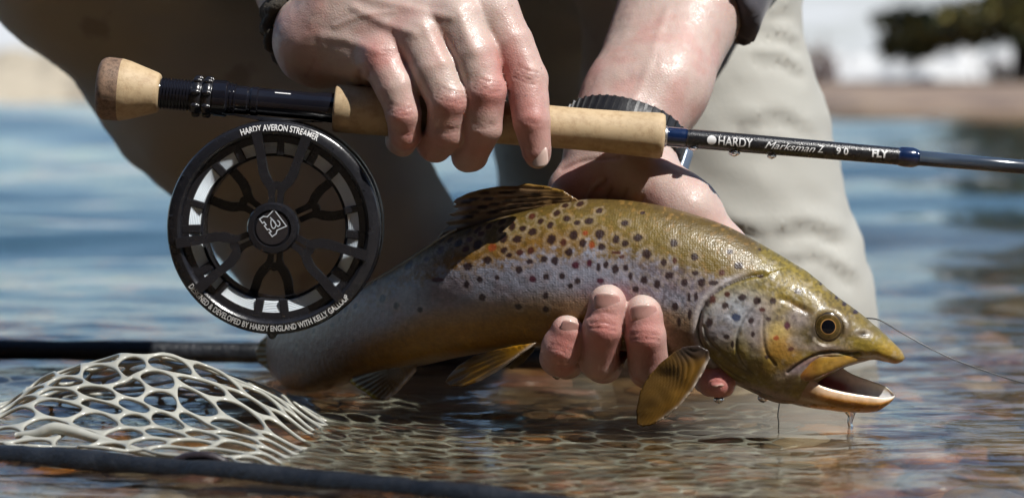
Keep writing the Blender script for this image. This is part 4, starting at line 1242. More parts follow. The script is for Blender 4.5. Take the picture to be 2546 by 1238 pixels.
def fin(name, poly, Yf, colf, root, ray_amp=.0004, ray_n=26, step=4.0, thick=.0006):
    poly = np.asarray(poly, float)
    # resample outline
    q = []
    for a, b in zip(poly, np.roll(poly, -1, 0)):
        k = max(1, int(np.hypot(*(b - a)) / step))
        for i in range(k): q.append(a + (b - a) * i / k)
    q = np.array(q)
    x0, y0 = q.min(0); x1, y1 = q.max(0)
    gx, gy = np.meshgrid(np.arange(x0, x1, step), np.arange(y0, y1, step))
    gx = gx + (np.arange(gx.shape[0]) % 2)[:, None] * step / 2
    gp = np.column_stack([gx.ravel(), gy.ravel()])
    ins = in_poly(gp[:, 0], gp[:, 1], q) & (seg_dist(gp[:, 0], gp[:, 1], np.vstack([q, q[:1]])) > step * .45)
    pts = np.vstack([q, gp[ins]])
    nq = len(q)
    vs, es, fs, *_ = delaunay_2d_cdt([Vector(p) for p in pts], [(i, (i + 1) % nq) for i in range(nq)], [list(range(nq))], 1, 1e-4)
    v2 = np.array([tuple(v) for v in vs])
    fs = [list(f) for f in fs]
    cen = np.array([v2[f].mean(0) for f in fs])
    keep = in_poly(cen[:, 0], cen[:, 1], q)
    fs = [f for f, k in zip(fs, keep) if k]
    ang = np.arctan2(v2[:, 1] - root[1], v2[:, 0] - root[0])
    ph = ang * ray_n
    rd = np.hypot(v2[:, 1] - root[1], v2[:, 0] - root[0])
    ph = ph + .8 * (fbm(v2 / 60., 2, 33) - .5)
    Y = Yf(v2[:, 0], v2[:, 1]) + ray_amp * np.sin(ph * 2 * np.pi / 3) * smooth(30, 90, rd) + .0025 * (fbm(v2 / 55., 2, 35) - .5)
    V = P(v2[:, 0], v2[:, 1], Y)
    c = colf(v2[:, 0], v2[:, 1], ph)
    # face towards camera
    f0 = fs[0]; nn = np.cross(V[f0[1]] - V[f0[0]], V[f0[2]] - V[f0[0]])
    if nn[1] > 0: fs = [f[::-1] for f in fs]
    o = mk(name, V, fs, M_FIN, trout, color=c)
    s = o.modifiers.new('thickness', 'SOLIDIFY'); s.thickness = thick; s.offset = 0
    return o

def dorsal_col(x, y, ph):
    u = x + .25 * y; pn = np.column_stack([u / 26., (y + .22 * x) / 5.5])
    s = fbm(pn, 3, 61)
    c = lin(150, 122, 92)[None] * (.4 + 1.1 * s)[:, None]
    c = c + (lin(140, 104, 44) - c) * smooth(1290, 1390, x)[:, None] * .6
    for sx, sy in [(1253, 478), (1335, 482), (1300, 492), (1290, 505), (1350, 496), (1390, 478), (1385, 497), (1230, 507), (1200, 515), (1262, 500), (1272, 516), (1180, 494), (1160, 503), (1215, 495), (1245, 520), (1180, 528), (1310, 509), (1270, 478), (1205, 480), (1225, 528), (1165, 540)]:
        d = np.hypot((x - sx) / 15, (y - sy + .1 * (x - sx)) / 4.5)
        c = c + (lin(42, 22, 22) - c) * (.85 * smooth(1.25, .7, d))[:, None]
    topd = seg_dist(x, y, [(1135, 494), (1160, 482), (1200, 470), (1250, 463), (1305, 458), (1350, 462), (1400, 474)])
    c = c + (lin(150, 116, 44) - c) * (.8 * np.exp(-(topd / 7) ** 2))[:, None]
    lowd = seg_dist(x, y, [(1095, 598), (1150, 578), (1250, 546), (1368, 508)])
    c = c * (1 - .75 * np.exp(-(lowd / 22) ** 2) * smooth(1380, 1250, x))[:, None]
    return c
fin('dorsal_fin', [(1440, 500), (1400, 474), (1350, 462), (1305, 457), (1288, 463), (1250, 463), (1200, 470), (1160, 482), (1137, 493), (1127, 503), (1136, 507), (1126, 513), (1140, 519),
                   (1130, 527), (1116, 532), (1130, 540), (1107, 553), (1120, 560), (1098, 578), (1080, 604), (1095, 612), (1150, 592), (1250, 560), (1368, 524), (1430, 512)],
    lambda x, y: f_Y(x) - .004 + 0 * y, dorsal_col, (1560, 480), .0005, 60)

def yellow_fin(edge, tint=(168, 120, 22), dark=(92, 62, 20), white=True):
    def f(x, y, ph):
        s = .5 + .5 * np.sin(ph * 2 * np.pi / 3)
        pn = np.column_stack([x, y])
        c = lin(*tint)[None] * (.72 + .28 * s + .5 * (fbm(pn / 18., 3, 14) - .5))[:, None]
        d = seg_dist(x, y, edge)
        c = c + (lin(*dark) - c) * (.85 * smooth(20, 55, d))[:, None]
        if white:
            c = c + (lin(222, 210, 196) - c) * (np.exp(-(d / 5.) ** 2))[:, None]
        return c
    return f
fin('pelvic_fin', [(1332, 852), (1290, 858), (1240, 868), (1180, 884), (1140, 908), (1116, 934), (1108, 948), (1116, 958), (1150, 961), (1195, 946), (1240, 920), (1290, 885), (1322, 862)],
    lambda x, y: f_Y(x) - .024 - .00002 * (y - 850), yellow_fin([(1335, 853), (1290, 885), (1240, 920), (1190, 948)]), (1360, 838), .0004, 40)
fin('pelvic_fin', [(1338, 850), (1325, 875), (1300, 902), (1272, 918), (1262, 912), (1285, 888), (1310, 862)],
    lambda x, y: f_Y(x) - .004 + 0 * y, yellow_fin([(1338, 850), (1310, 890), (1270, 918)], (110, 88, 50), (80, 60, 44), False), (1350, 830), .0003, 30)
fin('anal_fin', [(1035, 905), (985, 912), (930, 920), (880, 930), (868, 948), (884, 960), (905, 972), (930, 990), (958, 994), (985, 976), (1012, 948), (1034, 922)],
    lambda x, y: f_Y(x) - .010 + 0 * y, lambda x, y, ph: (lambda c, d: c + (lin(196, 170, 20) - c) * np.exp(-(d / 6.) ** 2)[:, None])(yellow_fin([(1034, 922), (985, 976), (958, 994)], (120, 86, 22), (84, 58, 20))(x, y, ph), seg_dist(x, y, [(870, 935), (878, 955), (910, 974), (932, 990)])),
    (1050, 880), .0004, 40)
fin('pectoral_fin', [(1700, 862), (1735, 858), (1762, 872), (1764, 890), (1750, 922), (1722, 968), (1690, 1008), (1652, 1040), (1620, 1056), (1598, 1060), (1584, 1054), (1582, 1020), (1592, 972), (1615, 932), (1650, 896), (1678, 874)],
    lambda x, y: -.0315 + .00002 * (y - 860) - .005 * smooth(1020, 900, y) * 0 + 0 * x, (lambda g: (lambda x, y, ph: (lambda c: c + (lin(64, 52, 46) - c) * smooth(915, 868, y)[:, None] * smooth(1660, 1700, x)[:, None])(g(x, y, ph))))(yellow_fin([(1764, 890), (1722, 970), (1690, 1010), (1640, 1048)], (136, 98, 30), (96, 70, 28), True)),
    (1800, 780), .00030, 110, thick=.0009)
fin('tail_fin', [(745, 800), (740, 960), (715, 938), (672, 922), (644, 902), (636, 876), (646, 850), (676, 822), (712, 802)],
    lambda x, y: .182 + .0003 * (735 - x), yellow_fin([(640, 860), (640, 890), (660, 915)], (140, 116, 40), (104, 84, 40), False), (860, 880), .0006, 40)
# ------------------------------------------------------------------ person: hands and arms as one skin, clothes as children
R0 = RY if 'RY' in globals() else 0.022
def J(px, py, y, rpx):
    """joint: photo pixel, depth, radius in photo pixels -> (point, radius m)"""
    return P(px, py, y), rpx * float(pxm(y))

def chain_d(p, js, k=.003):
    d = None
    for (a, ra), (b, rb) in zip(js[:-1], js[1:]):
        e = cone(p, a, b, ra, rb)
        d = e if d is None else smin(d, e, k)
    return d

# right hand (closed over the cork grip), depths relative to the rod
def RJ(px, py, y, r): return J(px, py, R0 + y, r)
RH_FINGERS = [
    [RJ(952, 150, -.010, 57), RJ(988, 222, -.0175, 53), RJ(1003, 284, -.0205, 44), RJ(1006, 335, -.0165, 41), RJ(1000, 352, -.0070, 37), RJ(990, 350, .004, 33)],
    [RJ(1046, 98, -.012, 58), RJ(1084, 182, -.0190, 61), RJ(1116, 252, -.0235, 53), RJ(1108, 328, -.0190, 49), RJ(1082, 362, -.0080, 43), RJ(1070, 360, .004, 37)],
    [RJ(1138, 52, -.010, 62), RJ(1180, 140, -.0180, 60), RJ(1206, 226, -.0230, 53.5), RJ(1200, 316, -.0200, 49), RJ(1170, 386, -.0100, 43), RJ(1162, 390, -.004, 41)],
    [RJ(1220, 30, -.002, 66), RJ(1268, 110, -.0080, 60), RJ(1308, 198, -.0130, 53), RJ(1322, 300, -.0200, 48), RJ(1334, 374, -.0185, 37), RJ(1337, 388, -.0175, 32)],
]
RH_PALM = [
    [RJ(800, 100, .020, 88), RJ(958, 150, -.008, 50)], [RJ(830, 60, .016, 92), RJ(1050, 95, -.010, 54)],
    [RJ(850, 20, .016, 92), RJ(1140, 50, -.009, 58)], [RJ(870, -30, .018, 92), RJ(1222, 28, -.002, 62)],
    [RJ(790, 112, .026, 92), RJ(905, 165, .006, 56)], [RJ(880, 40, .030, 80), RJ(1120, 110, .018, 60)], [RJ(930, 80, .024, 70), RJ(1180, 120, .020, 60)],
]
RH_THUMB = [RJ(960, 20, .034, 66), RJ(1090, 150, .042, 54), RJ(1180, 240, .036, 46), RJ(1240, 290, .026, 40)]
R_ELBOW = np.array([-.150, .31, .315])
RH_ARM = [[RJ(790, 108, .026, 92), (R_ELBOW + [.0, 0, -.012], .040)], [RJ(872, -70, .030, 92), (R_ELBOW + [.022, 0, .012], .042)]]

def rh_fn(p):
    pal = None
    for s in RH_PALM:
        e = cone(p, s[0][0], s[1][0], s[0][1], s[1][1]); pal = e if pal is None else smin(pal, e, .008)
    for s in RH_ARM:
        pal = smin(pal, cone(p, s[0][0], s[1][0], s[0][1], s[1][1]), .014)
    # knuckle heads and the tendon rise behind them
    d = pal
    d = smin(d, chain_d(p, RH_THUMB, .004), .008)
    fd = None
    for f in RH_FINGERS:
        e = chain_d(p, f, .0008)
        c, r = f[2]                                             # slight knuckle swelling
        e = smin(e, np.linalg.norm(p - c, axis=1) - r * .985, .002)
        fd = e if fd is None else smin(fd, e, .0010)
    return smin(d, fd, .0055)

# left hand (palm up behind the fish, fingertips curling up in front of it)
LH_FINGERS = [
    [J(1452, 800, .044, 54), J(1408, 893, .026, 48), J(1392, 886, .000, 49), J(1396, 862, -.010, 49), J(1410, 826, -.012, 43)],
    [J(1525, 830, .044, 54), J(1500, 906, .016, 46), J(1489, 896, -.008, 49), J(1499, 815, -.0175, 51), J(1510, 758, -.0165, 47), J(1511, 752, -.016, 46)],
    [J(1612, 850, .044, 54), J(1612, 918, .014, 48), J(1612, 904, -.010, 51), J(1605, 835, -.0180, 52), J(1600, 786, -.0170, 49), J(1599, 780, -.0165, 48)],
    [J(1705, 850, .040, 54), J(1768, 938, .016, 46), J(1784, 950, -.006, 44), J(1787, 952, -.010, 38)],
]
LH_PALM = [
    [J(1535, 355, .066, 88), J(1440, 560, .052, 82)], [J(1440, 480, .054, 80), J(1455, 800, .046, 54)],
    [J(1520, 430, .056, 84), J(1540, 820, .046, 56)], [J(1560, 430, .054, 84), J(1620, 840, .046, 56)],
    [J(1600, 440, .050, 84), J(1700, 840, .042, 56)], [J(1592, 430, .046, 76), J(1700, 528, .032, 84)], [J(1700, 528, .032, 84), J(1800, 640, .030, 66)],
]
LH_THUMB = [J(1790, 630, .030, 66), J(1838, 720, .036, 50), J(1850, 790, .040, 44)]
L_ELBOW = np.array([.165, .275, .365])
_o1 = np.array([.0095, 0, .003])
LH_ARM = [[(P(1548, 340, .066) - _o1, .0195), (P(1604, 232, .082) - _o1, .0205)], [(P(1604, 232, .082) - _o1, .0205), (L_ELBOW - _o1 * 1.2, .043)],
          [(P(1552, 338, .066) + _o1, .0195), (P(1606, 232, .082) + _o1, .0205)], [(P(1606, 232, .082) + _o1, .0205), (L_ELBOW + _o1 * 1.2, .043)]]

def lh_fn(p):
    d = None
    for s in LH_PALM:
        e = cone(p, s[0][0], s[1][0], s[0][1], s[1][1]); d = e if d is None else smin(d, e, .009)
    arm = None
    for s in LH_ARM:
        e = cone(p, s[0][0], s[1][0], s[0][1], s[1][1]); arm = e if arm is None else smin(arm, e, .016)
    d = smin(d, arm, .014)
    d = smin(d, chain_d(p, LH_THUMB, .006), .008)
    fd = None
    for f in LH_FINGERS:
        e = chain_d(p, f, .0012)
        fd = e if fd is None else smin(fd, e, .0010)
    return smin(d, fd, .006)

SKIN = np.array([.455, .335, .295]); RED = np.array([.42, .145, .125]); PALE = np.array([.48, .40, .35])

def skin_finish(V, N, front, creases, ridges, reds, seed):
    """wrinkles, veins, blotches: relief and colour by place on the camera-side skin"""
    x, y = to_px(V)
    ff = smooth(.05, .45, -N[:, 1]) if front else np.ones(len(V))
    d = np.zeros(len(V)); dark = np.zeros(len(V))
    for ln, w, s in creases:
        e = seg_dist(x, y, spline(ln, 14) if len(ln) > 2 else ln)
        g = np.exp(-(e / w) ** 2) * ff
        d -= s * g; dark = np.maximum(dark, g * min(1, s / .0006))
    for ln, w, s in ridges:
        e = seg_dist(x, y, spline(ln, 14) if len(ln) > 2 else ln)
        d += s * np.exp(-(e / w) ** 2) * ff
    pw = V * 1000.
    d += .00042 * (fbm(pw / 9., 3, seed) - .5) * 2 + .0009 * (fbm(pw / 26., 2, seed + 3) - .5)
    c = np.tile(SKIN, (len(V), 1))
    n = fbm(pw / 14., 4, seed + 5); n2 = fbm(pw / 3.2, 3, seed + 9)
    c = c + (RED - c) * (.30 * smooth(.50, .75, n))[:, None]
    c = c + (PALE - c) * (.4 * smooth(.5, .25, n))[:, None]
    for cx, cy, rx, ry, s in reds:
        c = c + (RED - c) * (s * np.exp(-((x - cx) / rx) ** 2 - ((y - cy) / ry) ** 2))[:, None]
    c = c * (.93 + .14 * n2)[:, None]
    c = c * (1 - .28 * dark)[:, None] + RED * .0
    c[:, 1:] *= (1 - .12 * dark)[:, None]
    return V + N * d[:, None], c

def wr(cx, cy, ang, L, n, gap, w=2.2, s=.00035, bend=3):
    """a set of n parallel short wrinkles"""
    out = []
    ca, sa = math.cos(math.radians(ang)), math.sin(math.radians(ang))
    for i in range(n):
        o = (i - (n - 1) / 2) * gap
        l = L * (1 - .25 * abs(o) / (gap * n))
        pts = []
        for t in (-1, -.5, 0, .5, 1):
            u = t * l / 2; v = o + bend * (1 - t * t)
            pts.append((cx + u * ca - v * sa, cy + u * sa + v * ca))
        out.append((pts, w, s))
    return out

lo = np.array([-.185, -.045, .105]); hi = np.array([.055, .365, .385])
V, Q = nets(rh_fn, lo, hi, .0011)
N = grad(rh_fn, V, .0006)
RC_CR = (wr(995, 272, 12, 62, 3, 9, 2.4, .00045) + wr(1120, 236, 14, 78, 4, 9, 2.4, .00045) + wr(1212, 212, 12, 74, 4, 9, 2.4, .00045)
         + wr(1308, 186, 20, 62, 4, 10, 2.4, .0005) + wr(1004, 330, 4, 50, 2, 7, 2, .0003) + wr(1112, 322, 0, 60, 2, 8, 2, .0003) + wr(1204, 312, -4, 60, 2, 8, 2, .0003) + wr(1326, 300, 8, 48, 2, 8, 2, .00035)
         + wr(965, 132, 0, 50, 3, 6, 2, .00025)
         + [([(893, 180), (893, 198), (900, 216)], 7, .0006), ([(915, 184), (914, 202), (926, 222)], 6, .0008), ([(780, 150), (772, 172), (762, 190)], 5, .0003)])
RC_RI = [([(880, 20), (960, 60), (1030, 84)], 12, .0008), ([(900, -10), (1010, 20), (1120, 44)], 12, .0008), ([(800, 90), (860, 100), (940, 128)], 12, .0006), ([(830, 66), (900, 40), (980, 30)], 7, .0004),
         ([(1050, 60), (1075, 100), (1100, 150)], 14, .0007), ([(1140, 30), (1160, 90), (1180, 130)], 14, .0007)]
RC_RED = [(1005, 290, 36, 40, .55), (1015, 350, 40, 40, .6), (1120, 268, 50, 34, .75), (1100, 350, 50, 50, .5), (1210, 250, 50, 34, .75), (1185, 370, 50, 60, .5), (1312, 300, 60, 110, .75), (1260, 170, 50, 80, .6),
          (965, 140, 40, 30, .35), (930, 150, 30, 40, .6), (1325, 395, 26, 30, .5), (735, 90, 50, 60, .3), (1090, 120, 20, 60, .3)]
N1 = N
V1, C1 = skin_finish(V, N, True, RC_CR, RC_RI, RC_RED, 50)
Q1 = Q

lo = np.array([-.005, -.045, .015]); hi = np.array([.235, .335, .425])
V, Q = nets(lh_fn, lo, hi, .0011)
N = grad(lh_fn, V, .0006)
LC_CR = ([([(1505, 448), (1478, 470), (1462, 500), (1458, 530)], 6, .0012), ([(1395, 420), (1450, 400), (1540, 392)], 4, .0006), ([(1520, 470), (1505, 500), (1500, 530)], 5, .0006), ([(1560, 470), (1548, 500)], 4, .0004), ([(1600, 490), (1590, 520)], 4, .0004)]
         + wr(1498, 812, 6, 70, 2, 12, 3, .0006, -4) + wr(1604, 838, 2, 76, 2, 12, 3, .0006, -4) + wr(1392, 868, 20, 60, 2, 10, 3, .0004, -3)
         + [([(1462, 790), (1470, 782), (1500, 776), (1530, 782)], 3, .0004)])
LC_RI = [([(1475, 440), (1450, 540)], 10, .0006), ([(1660, 20), (1600, 200), (1575, 250)], 10, .0004)]
LC_RED = [(1400, 850, 60, 80, .9), (1500, 830, 60, 120, .85), (1605, 860, 60, 110, .85), (1785, 955, 60, 60, 1.0), (1420, 470, 60, 60, .55), (1560, 520, 90, 40, .5), (1500, 480, 40, 60, .4), (1450, 150, 40, 200, .35), (1720, 560, 80, 30, .3)]
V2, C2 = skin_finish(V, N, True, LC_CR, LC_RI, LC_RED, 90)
# pale fleshy fingertips, with the light on them put into the colour
x2, y2 = to_px(V2)
for cx, cy, r in ((1512, 718, 34), (1602, 744, 34), (1418, 790, 28)):
    g = np.exp(-((x2 - cx) / r) ** 2 - ((y2 - cy) / (r * .8)) ** 2) * (V2[:, 1] < .03)
    C2 = C2 + (PALE - C2) * (.85 * g)[:, None]

# the rest of the body, coarse: shoulders, trunk, head, legs (mostly above the picture)
SH_R = np.array([-.15, .24, .56]); SH_L = np.array([.235, .23, .56]); CHEST = np.array([.04, .30, .52]); PEL = np.array([.03, .63, .32])
NECK = np.array([.05, .20, .62]); HEAD = np.array([.055, .10, .70])
def upper_fn(p, g=0.0):
    d = cone(p, PEL, CHEST, .125 + g, .135 + g)
    d = smin(d, cone(p, CHEST + [-.10, -.03, .02], CHEST + [.10, -.03, .02], .10 + g, .10 + g), .05)
    d = smin(d, cone(p, SH_R + [.03, .03, -.02], SH_L + [-.03, .03, -.02], .065 + g, .065 + g), .05)
    d = smin(d, cone(p, SH_R, R_ELBOW, .056 + g, .044 + g), .03)
    d = smin(d, cone(p, SH_L, L_ELBOW, .056 + g, .046 + g), .03)
    return d
def head_fn(p):
    d = cone(p, NECK + [0, .04, -.06], HEAD + [0, .05, -.02], .055, .052)
    h = ellip(p, HEAD, (.076, .098, .112), np.array(Matrix.Rotation(math.radians(48), 3, 'X')))
    h = smin(h, ellip(p, HEAD + [0, -.03, -.085], (.05, .05, .045)), .03)                # chin and jaw
    h = smin(h, cone(p, HEAD + [0, -.095, -.02], HEAD + [0, -.105, -.055], .008, .015), .012)   # nose
    for s in (-1, 1):
        h = smin(h, ellip(p, HEAD + [s * .078, .01, -.02], (.010, .02, .032)), .006)
    return smin(d, h, .02)
def legs_core(p):
    d = cone(p, PEL + [.07, 0, -.02], np.array([.10, .36, .27]), .07, .055)
    d = np.minimum(d, cone(p, PEL + [-.07, 0, -.02], np.array([-.235, .36, .26]), .07, .055))
    return smin(d, upper_fn(p, -.02), .04)
def body_rest(p):
    return smin(legs_core(p), head_fn(p), .02)
V3, Q3 = nets(body_rest, (-.33, -.06, .14), (.36, .78, .85), .008, 4)
C3 = np.tile(SKIN, (len(V3), 1))
hx = V3 - HEAD
for s in (-1, 1):     # eyes, mouth
    e = np.linalg.norm(hx - np.array([s * .03, -.088, -.012]), axis=1); C3[e < .012] = (.05, .04, .035)
e = np.abs(hx[:, 2] + .072) + np.abs(hx[:, 0]) * .15 + (hx[:, 1] > -.04) * 1; C3[e < .008] = (.36, .14, .12)
VB = np.vstack([V1, V2, V3]); CB = np.vstack([C1, C2, C3]); QB = np.vstack([Q1, Q2 if False else Q + len(V1), Q3 + len(V1) + len(V2)])
M_SKIN = attr_mat('wet_skin', .46, .45, .34, .40, 1100, .10, (.0060, .0020, .0010), .16)
person = mk('person', VB, QB, M_SKIN, None, color=CB)
tag(person, 'crouching angler in beige waders and dark jacket holding the rod and the fish', 'person')
person['_o'] = [0., 0., 0.]

# fingernails
def nail(cpx, cpy, Y, axis_px, wpx, lpx, tilt=0.0, roll=0.0, col=(.56, .36, .31), arch=.55):
    c = P(cpx, cpy, Y); s = float(pxm(Y))
    a = math.atan2(-axis_px[1], axis_px[0])
    L = np.array([math.cos(a), 0, math.sin(a)]); Wd = np.array([-math.sin(a), 0, math.cos(a)]) * -1
    Nn = np.array([0, -1.0, 0])
    # roll about the finger axis, tilt the tip
    def rot(v, ax, th): return np.array(Matrix.Rotation(th, 3, Vector(ax)) @ Vector(v))
    Wd, Nn = rot(Wd, L, roll), rot(Nn, L, roll)
    L, Nn = rot(L, Wd, tilt), rot(Nn, Wd, tilt)
    n, m = 16, 13
    V = []; C = []
    for i in range(n):
        u = -1 + 2 * i / (n - 1)
        half = math.sqrt(max(.02, 1 - abs(u) ** 4.5 * .97)) if u > 0 else math.sqrt(max(.02, 1 - abs(u) ** 3.2 * .97))
        for j in range(m):
            w = -1 + 2 * j / (m - 1)
            h = arch * wpx / 2 * (1 - (w * half) ** 2) * .55 - .22 * wpx * max(0, -u) ** 2 - .05 * wpx * abs(w) ** 4
            V.append(c + s * (L * u * lpx / 2 + Wd * w * half * wpx / 2 + Nn * h))
            cc = np.array(col)
            if u > .78: cc = cc + (np.array([.52, .43, .37]) - cc) * .5
            if u < -.55: cc = cc + (np.array([.50, .36, .32]) - cc) * .4 * smooth(.9, .3, abs(w))
            C.append(cc)
    o = mk('fingernail', np.array(V), grid_faces(n, m), M_NAIL, person, color=np.array(C))
    so = o.modifiers.new('thick', 'SOLIDIFY'); so.thickness = .0006; so.offset = -1
    return o
M_NAIL = attr_mat('fingernail', .25, .5, .05, 0, 300, .5, rvary=.05)
nail(1342, 388, R0 - .0238, (.16, 1), 40, 56, 0.10, .35, (.50, .36, .31))
nail(1508, 757, -.0240, (.10, -1), 62, 62, .10, .05, (.46, .245, .215))
nail(1600, 784, -.0246, (-.02, -1), 64, 60, .10, .10, (.46, .245, .215))
nail(1416, 818, -.0182, (.30, -1), 46, 46, .14, .25, (.45, .24, .21))
nail(1785, 945, -.0150, (.12, 1), 40, 36, .45, .0, (.44, .18, .16))

# clothes -----------------------------------------------------------------
M_WADER, nt, b = mat('wader_fabric')
tc = nt.nodes.new('ShaderNodeTexCoord')
n1 = nt.nodes.new('ShaderNodeTexNoise'); n1.inputs['Scale'].default_value = 9; n1.inputs['Detail'].default_value = 5
n2 = nt.nodes.new('ShaderNodeTexNoise'); n2.inputs['Scale'].default_value = 26; n2.inputs['Detail'].default_value = 6
n3 = nt.nodes.new('ShaderNodeTexNoise'); n3.inputs['Scale'].default_value = 900
for q in (n1, n2, n3): nt.links.new(tc.outputs['Object'], q.inputs['Vector'])
cr = nt.nodes.new('ShaderNodeMix'); cr.data_type = 'RGBA'; cr.inputs[6].default_value = (.315, .308, .280, 1); cr.inputs[7].default_value = (.395, .388, .350, 1)
nt.links.new(n1.outputs['Fac'], cr.inputs[0])
st = nt.nodes.new('ShaderNodeMapRange'); st.inputs[1].default_value = .64; st.inputs[2].default_value = .72; st.inputs[3].default_value = 0; st.inputs[4].default_value = .55
nt.links.new(n2.outputs['Fac'], st.inputs[0])
c2 = nt.nodes.new('ShaderNodeMix'); c2.data_type = 'RGBA'; c2.inputs[7].default_value = (.15, .135, .12, 1)
nt.links.new(st.outputs[0], c2.inputs[0]); nt.links.new(cr.outputs[2], c2.inputs[6]); nt.links.new(c2.outputs[2], b.inputs['Base Color'])
b.inputs['Roughness'].default_value = .72; b.inputs['Sheen Weight'].default_value = .1
bp = nt.nodes.new('ShaderNodeBump'); bp.inputs['Strength'].default_value = .2; bp.inputs['Distance'].default_value = .0008
nt.links.new(n3.outputs['Fac'], bp.inputs['Height']); nt.links.new(bp.outputs[0], b.inputs['Normal'])
M_JACKET = simple('charcoal_jacket', (.052, .048, .058), .75, 0, .3, .4, 60, .2, sheen=.15)

def W3(px, py, Y, r): return (P(px, py, Y), r)
LEGS = [  # the lit leg at the right
    [W3(1700, -230, .36, .066), W3(1712, 0, .35, .058)], [W3(1712, 0, .35, .058), W3(1735, 240, .35, .066)], [W3(1735, 240, .35, .066), W3(1775, 480, .35, .071)],
    [W3(1775, 480, .35, .071), W3(1832, 760, .35, .079)], [W3(1832, 760, .35, .079), W3(1850, 1000, .36, .080)],
    [(PEL + [.07, 0, -.02], .105), W3(1700, -230, .36, .078)]]
LEGS2 = [  # the shaded leg at the left
    [W3(250, -215, .36, .079), W3(560, 190, .39, .072)], [W3(560, 190, .39, .072), W3(800, 500, .42, .066)], [W3(800, 500, .42, .066), W3(990, 760, .44, .062)], [W3(990, 760, .44, .062), W3(1000, 960, .45, .062)],
    [(PEL + [-.07, 0, -.02], .105), W3(250, -215, .36, .085)]]
LEGS3 = [[W3(1375, 180, .58, .045), W3(1400, 620, .60, .046)], [W3(1400, 620, .60, .046), W3(1400, 900, .60, .05)]]
def waders_fn(p):
    def ch(L, k):
        d = None
        for a, b_ in L:
            e = cone(p, a[0], b_[0], a[1], b_[1]); d = e if d is None else smin(d, e, k)
        return d
    d = smin(ch(LEGS, .03), ch(LEGS2, .03), .02)
    d = smin(d, ch(LEGS3, .03), .03)
    return smin(d, cone(p, PEL, CHEST + [0, .12, -.08], .150, .150), .05)
V, Q = nets(waders_fn, (-.36, .18, -.10), (.26, .82, .52), .005, 4)
N = grad(waders_fn, V, .002)
x, y = to_px(V)
pw = V * np.array([1, 1, 1.7])
d = .010 * (fbm(pw / .085, 3, 5) - .5) + .0035 * (fbm(V * np.array([1, 1, 2.4]) / .03, 3, 8) - .5)
for ln, w, s in (([(1955, 40), (1900, 60), (1850, 50)], 12, .0024), ([(1985, 115), (1930, 95), (1870, 85)], 10, .0024), ([(1990, 190), (1940, 160), (1880, 150)], 12, .0024), ([(1700, 470), (1790, 560), (1880, 590)], 16, .0024),
                 ([(2000, 330), (1930, 300), (1860, 320)], 18, .0024), ([(2080, 600), (2000, 570), (1940, 590)], 16, .0024), ([(2120, 700), (2040, 650), (1960, 660)], 14, .0024)):
    d -= s * np.exp(-(seg_dist(x, y, spline(ln, 12)) / w) ** 2)
    d += s * .8 * np.exp(-(seg_dist(x, y + 26, spline(ln, 12)) / (w * 1.3)) ** 2)
V = V + N * d[:, None]
mk('waders', V, Q, M_WADER, person)

def jacket_fn(p):
    d = upper_fn(p, .012)
    # cut: trunk ends above the waders' belt, sleeves end at the elbows
    sl = cone(p, SH_L, L_ELBOW + (L_ELBOW - SH_L) * .12, .070, .060)
    fl = cone(p, L_ELBOW, L_ELBOW + (P(1604, 232, .082) - L_ELBOW) * .22, .056, .046)
    d = smin(smin(d, sl, .02), fl, .02)
    # loose left sleeve over the forearm, its cuff cut on the slant
    cuff = None
    for sg in (-1, 1):
        e = cone(p, P(1604, 232, .082) + sg * _o1, L_ELBOW + sg * _o1 * 1.2, .0275, .052); cuff = e if cuff is None else smin(cuff, e, .016)
    qa, qb, qc = P(1832, 150, .150), P(1812, 0, .115), P(1600, -260, .13)
    pn_ = np.cross(qb - qa, qc - qa); pn_ /= np.linalg.norm(pn_)
    if (L_ELBOW - qa) @ pn_ < 0: pn_ = -pn_
    cuff = np.maximum(cuff, -((p - qa) @ pn_))
    d = smin(d, cuff, .006)
    sr = cone(p, R_ELBOW, R_ELBOW + (P(800, 60, R0 + .03) - R_ELBOW) * .45, .058, .050)
    return smin(d, sr, .02)
V, Q = nets(jacket_fn, (-.33, .02, .17), (.38, .80, .76), .005, 4)
N = grad(jacket_fn, V, .002)
V = V + N * (.010 * (fbm(V * np.array([1.6, 1, 1]) / .05, 3, 15) - .5))[:, None]
mk('jacket', V, Q, M_JACKET, person)
# cap with a brim
def cap_fn(p):
    R = np.array(Matrix.Rotation(math.radians(48), 3, 'X'))
    d = ellip(p, HEAD + [0, .012, .018], (.084, .104, .112), R)
    pl = (p - (HEAD + [0, -.02, .015])) @ np.array([0, -.55, .83])
    d = np.maximum(d, -pl)
    br = ellip(p, HEAD + [0, -.115, -.01], (.075, .075, .007), np.array(Matrix.Rotation(math.radians(24), 3, 'X')))
    return smin(d, br, .012)
V, Q = nets(cap_fn, HEAD - .22, HEAD + .22, .005, 4)
mk('cap', V, Q, simple('grey_cap', (.09, .085, .08), .8, bump=.3, bscale=200), person)
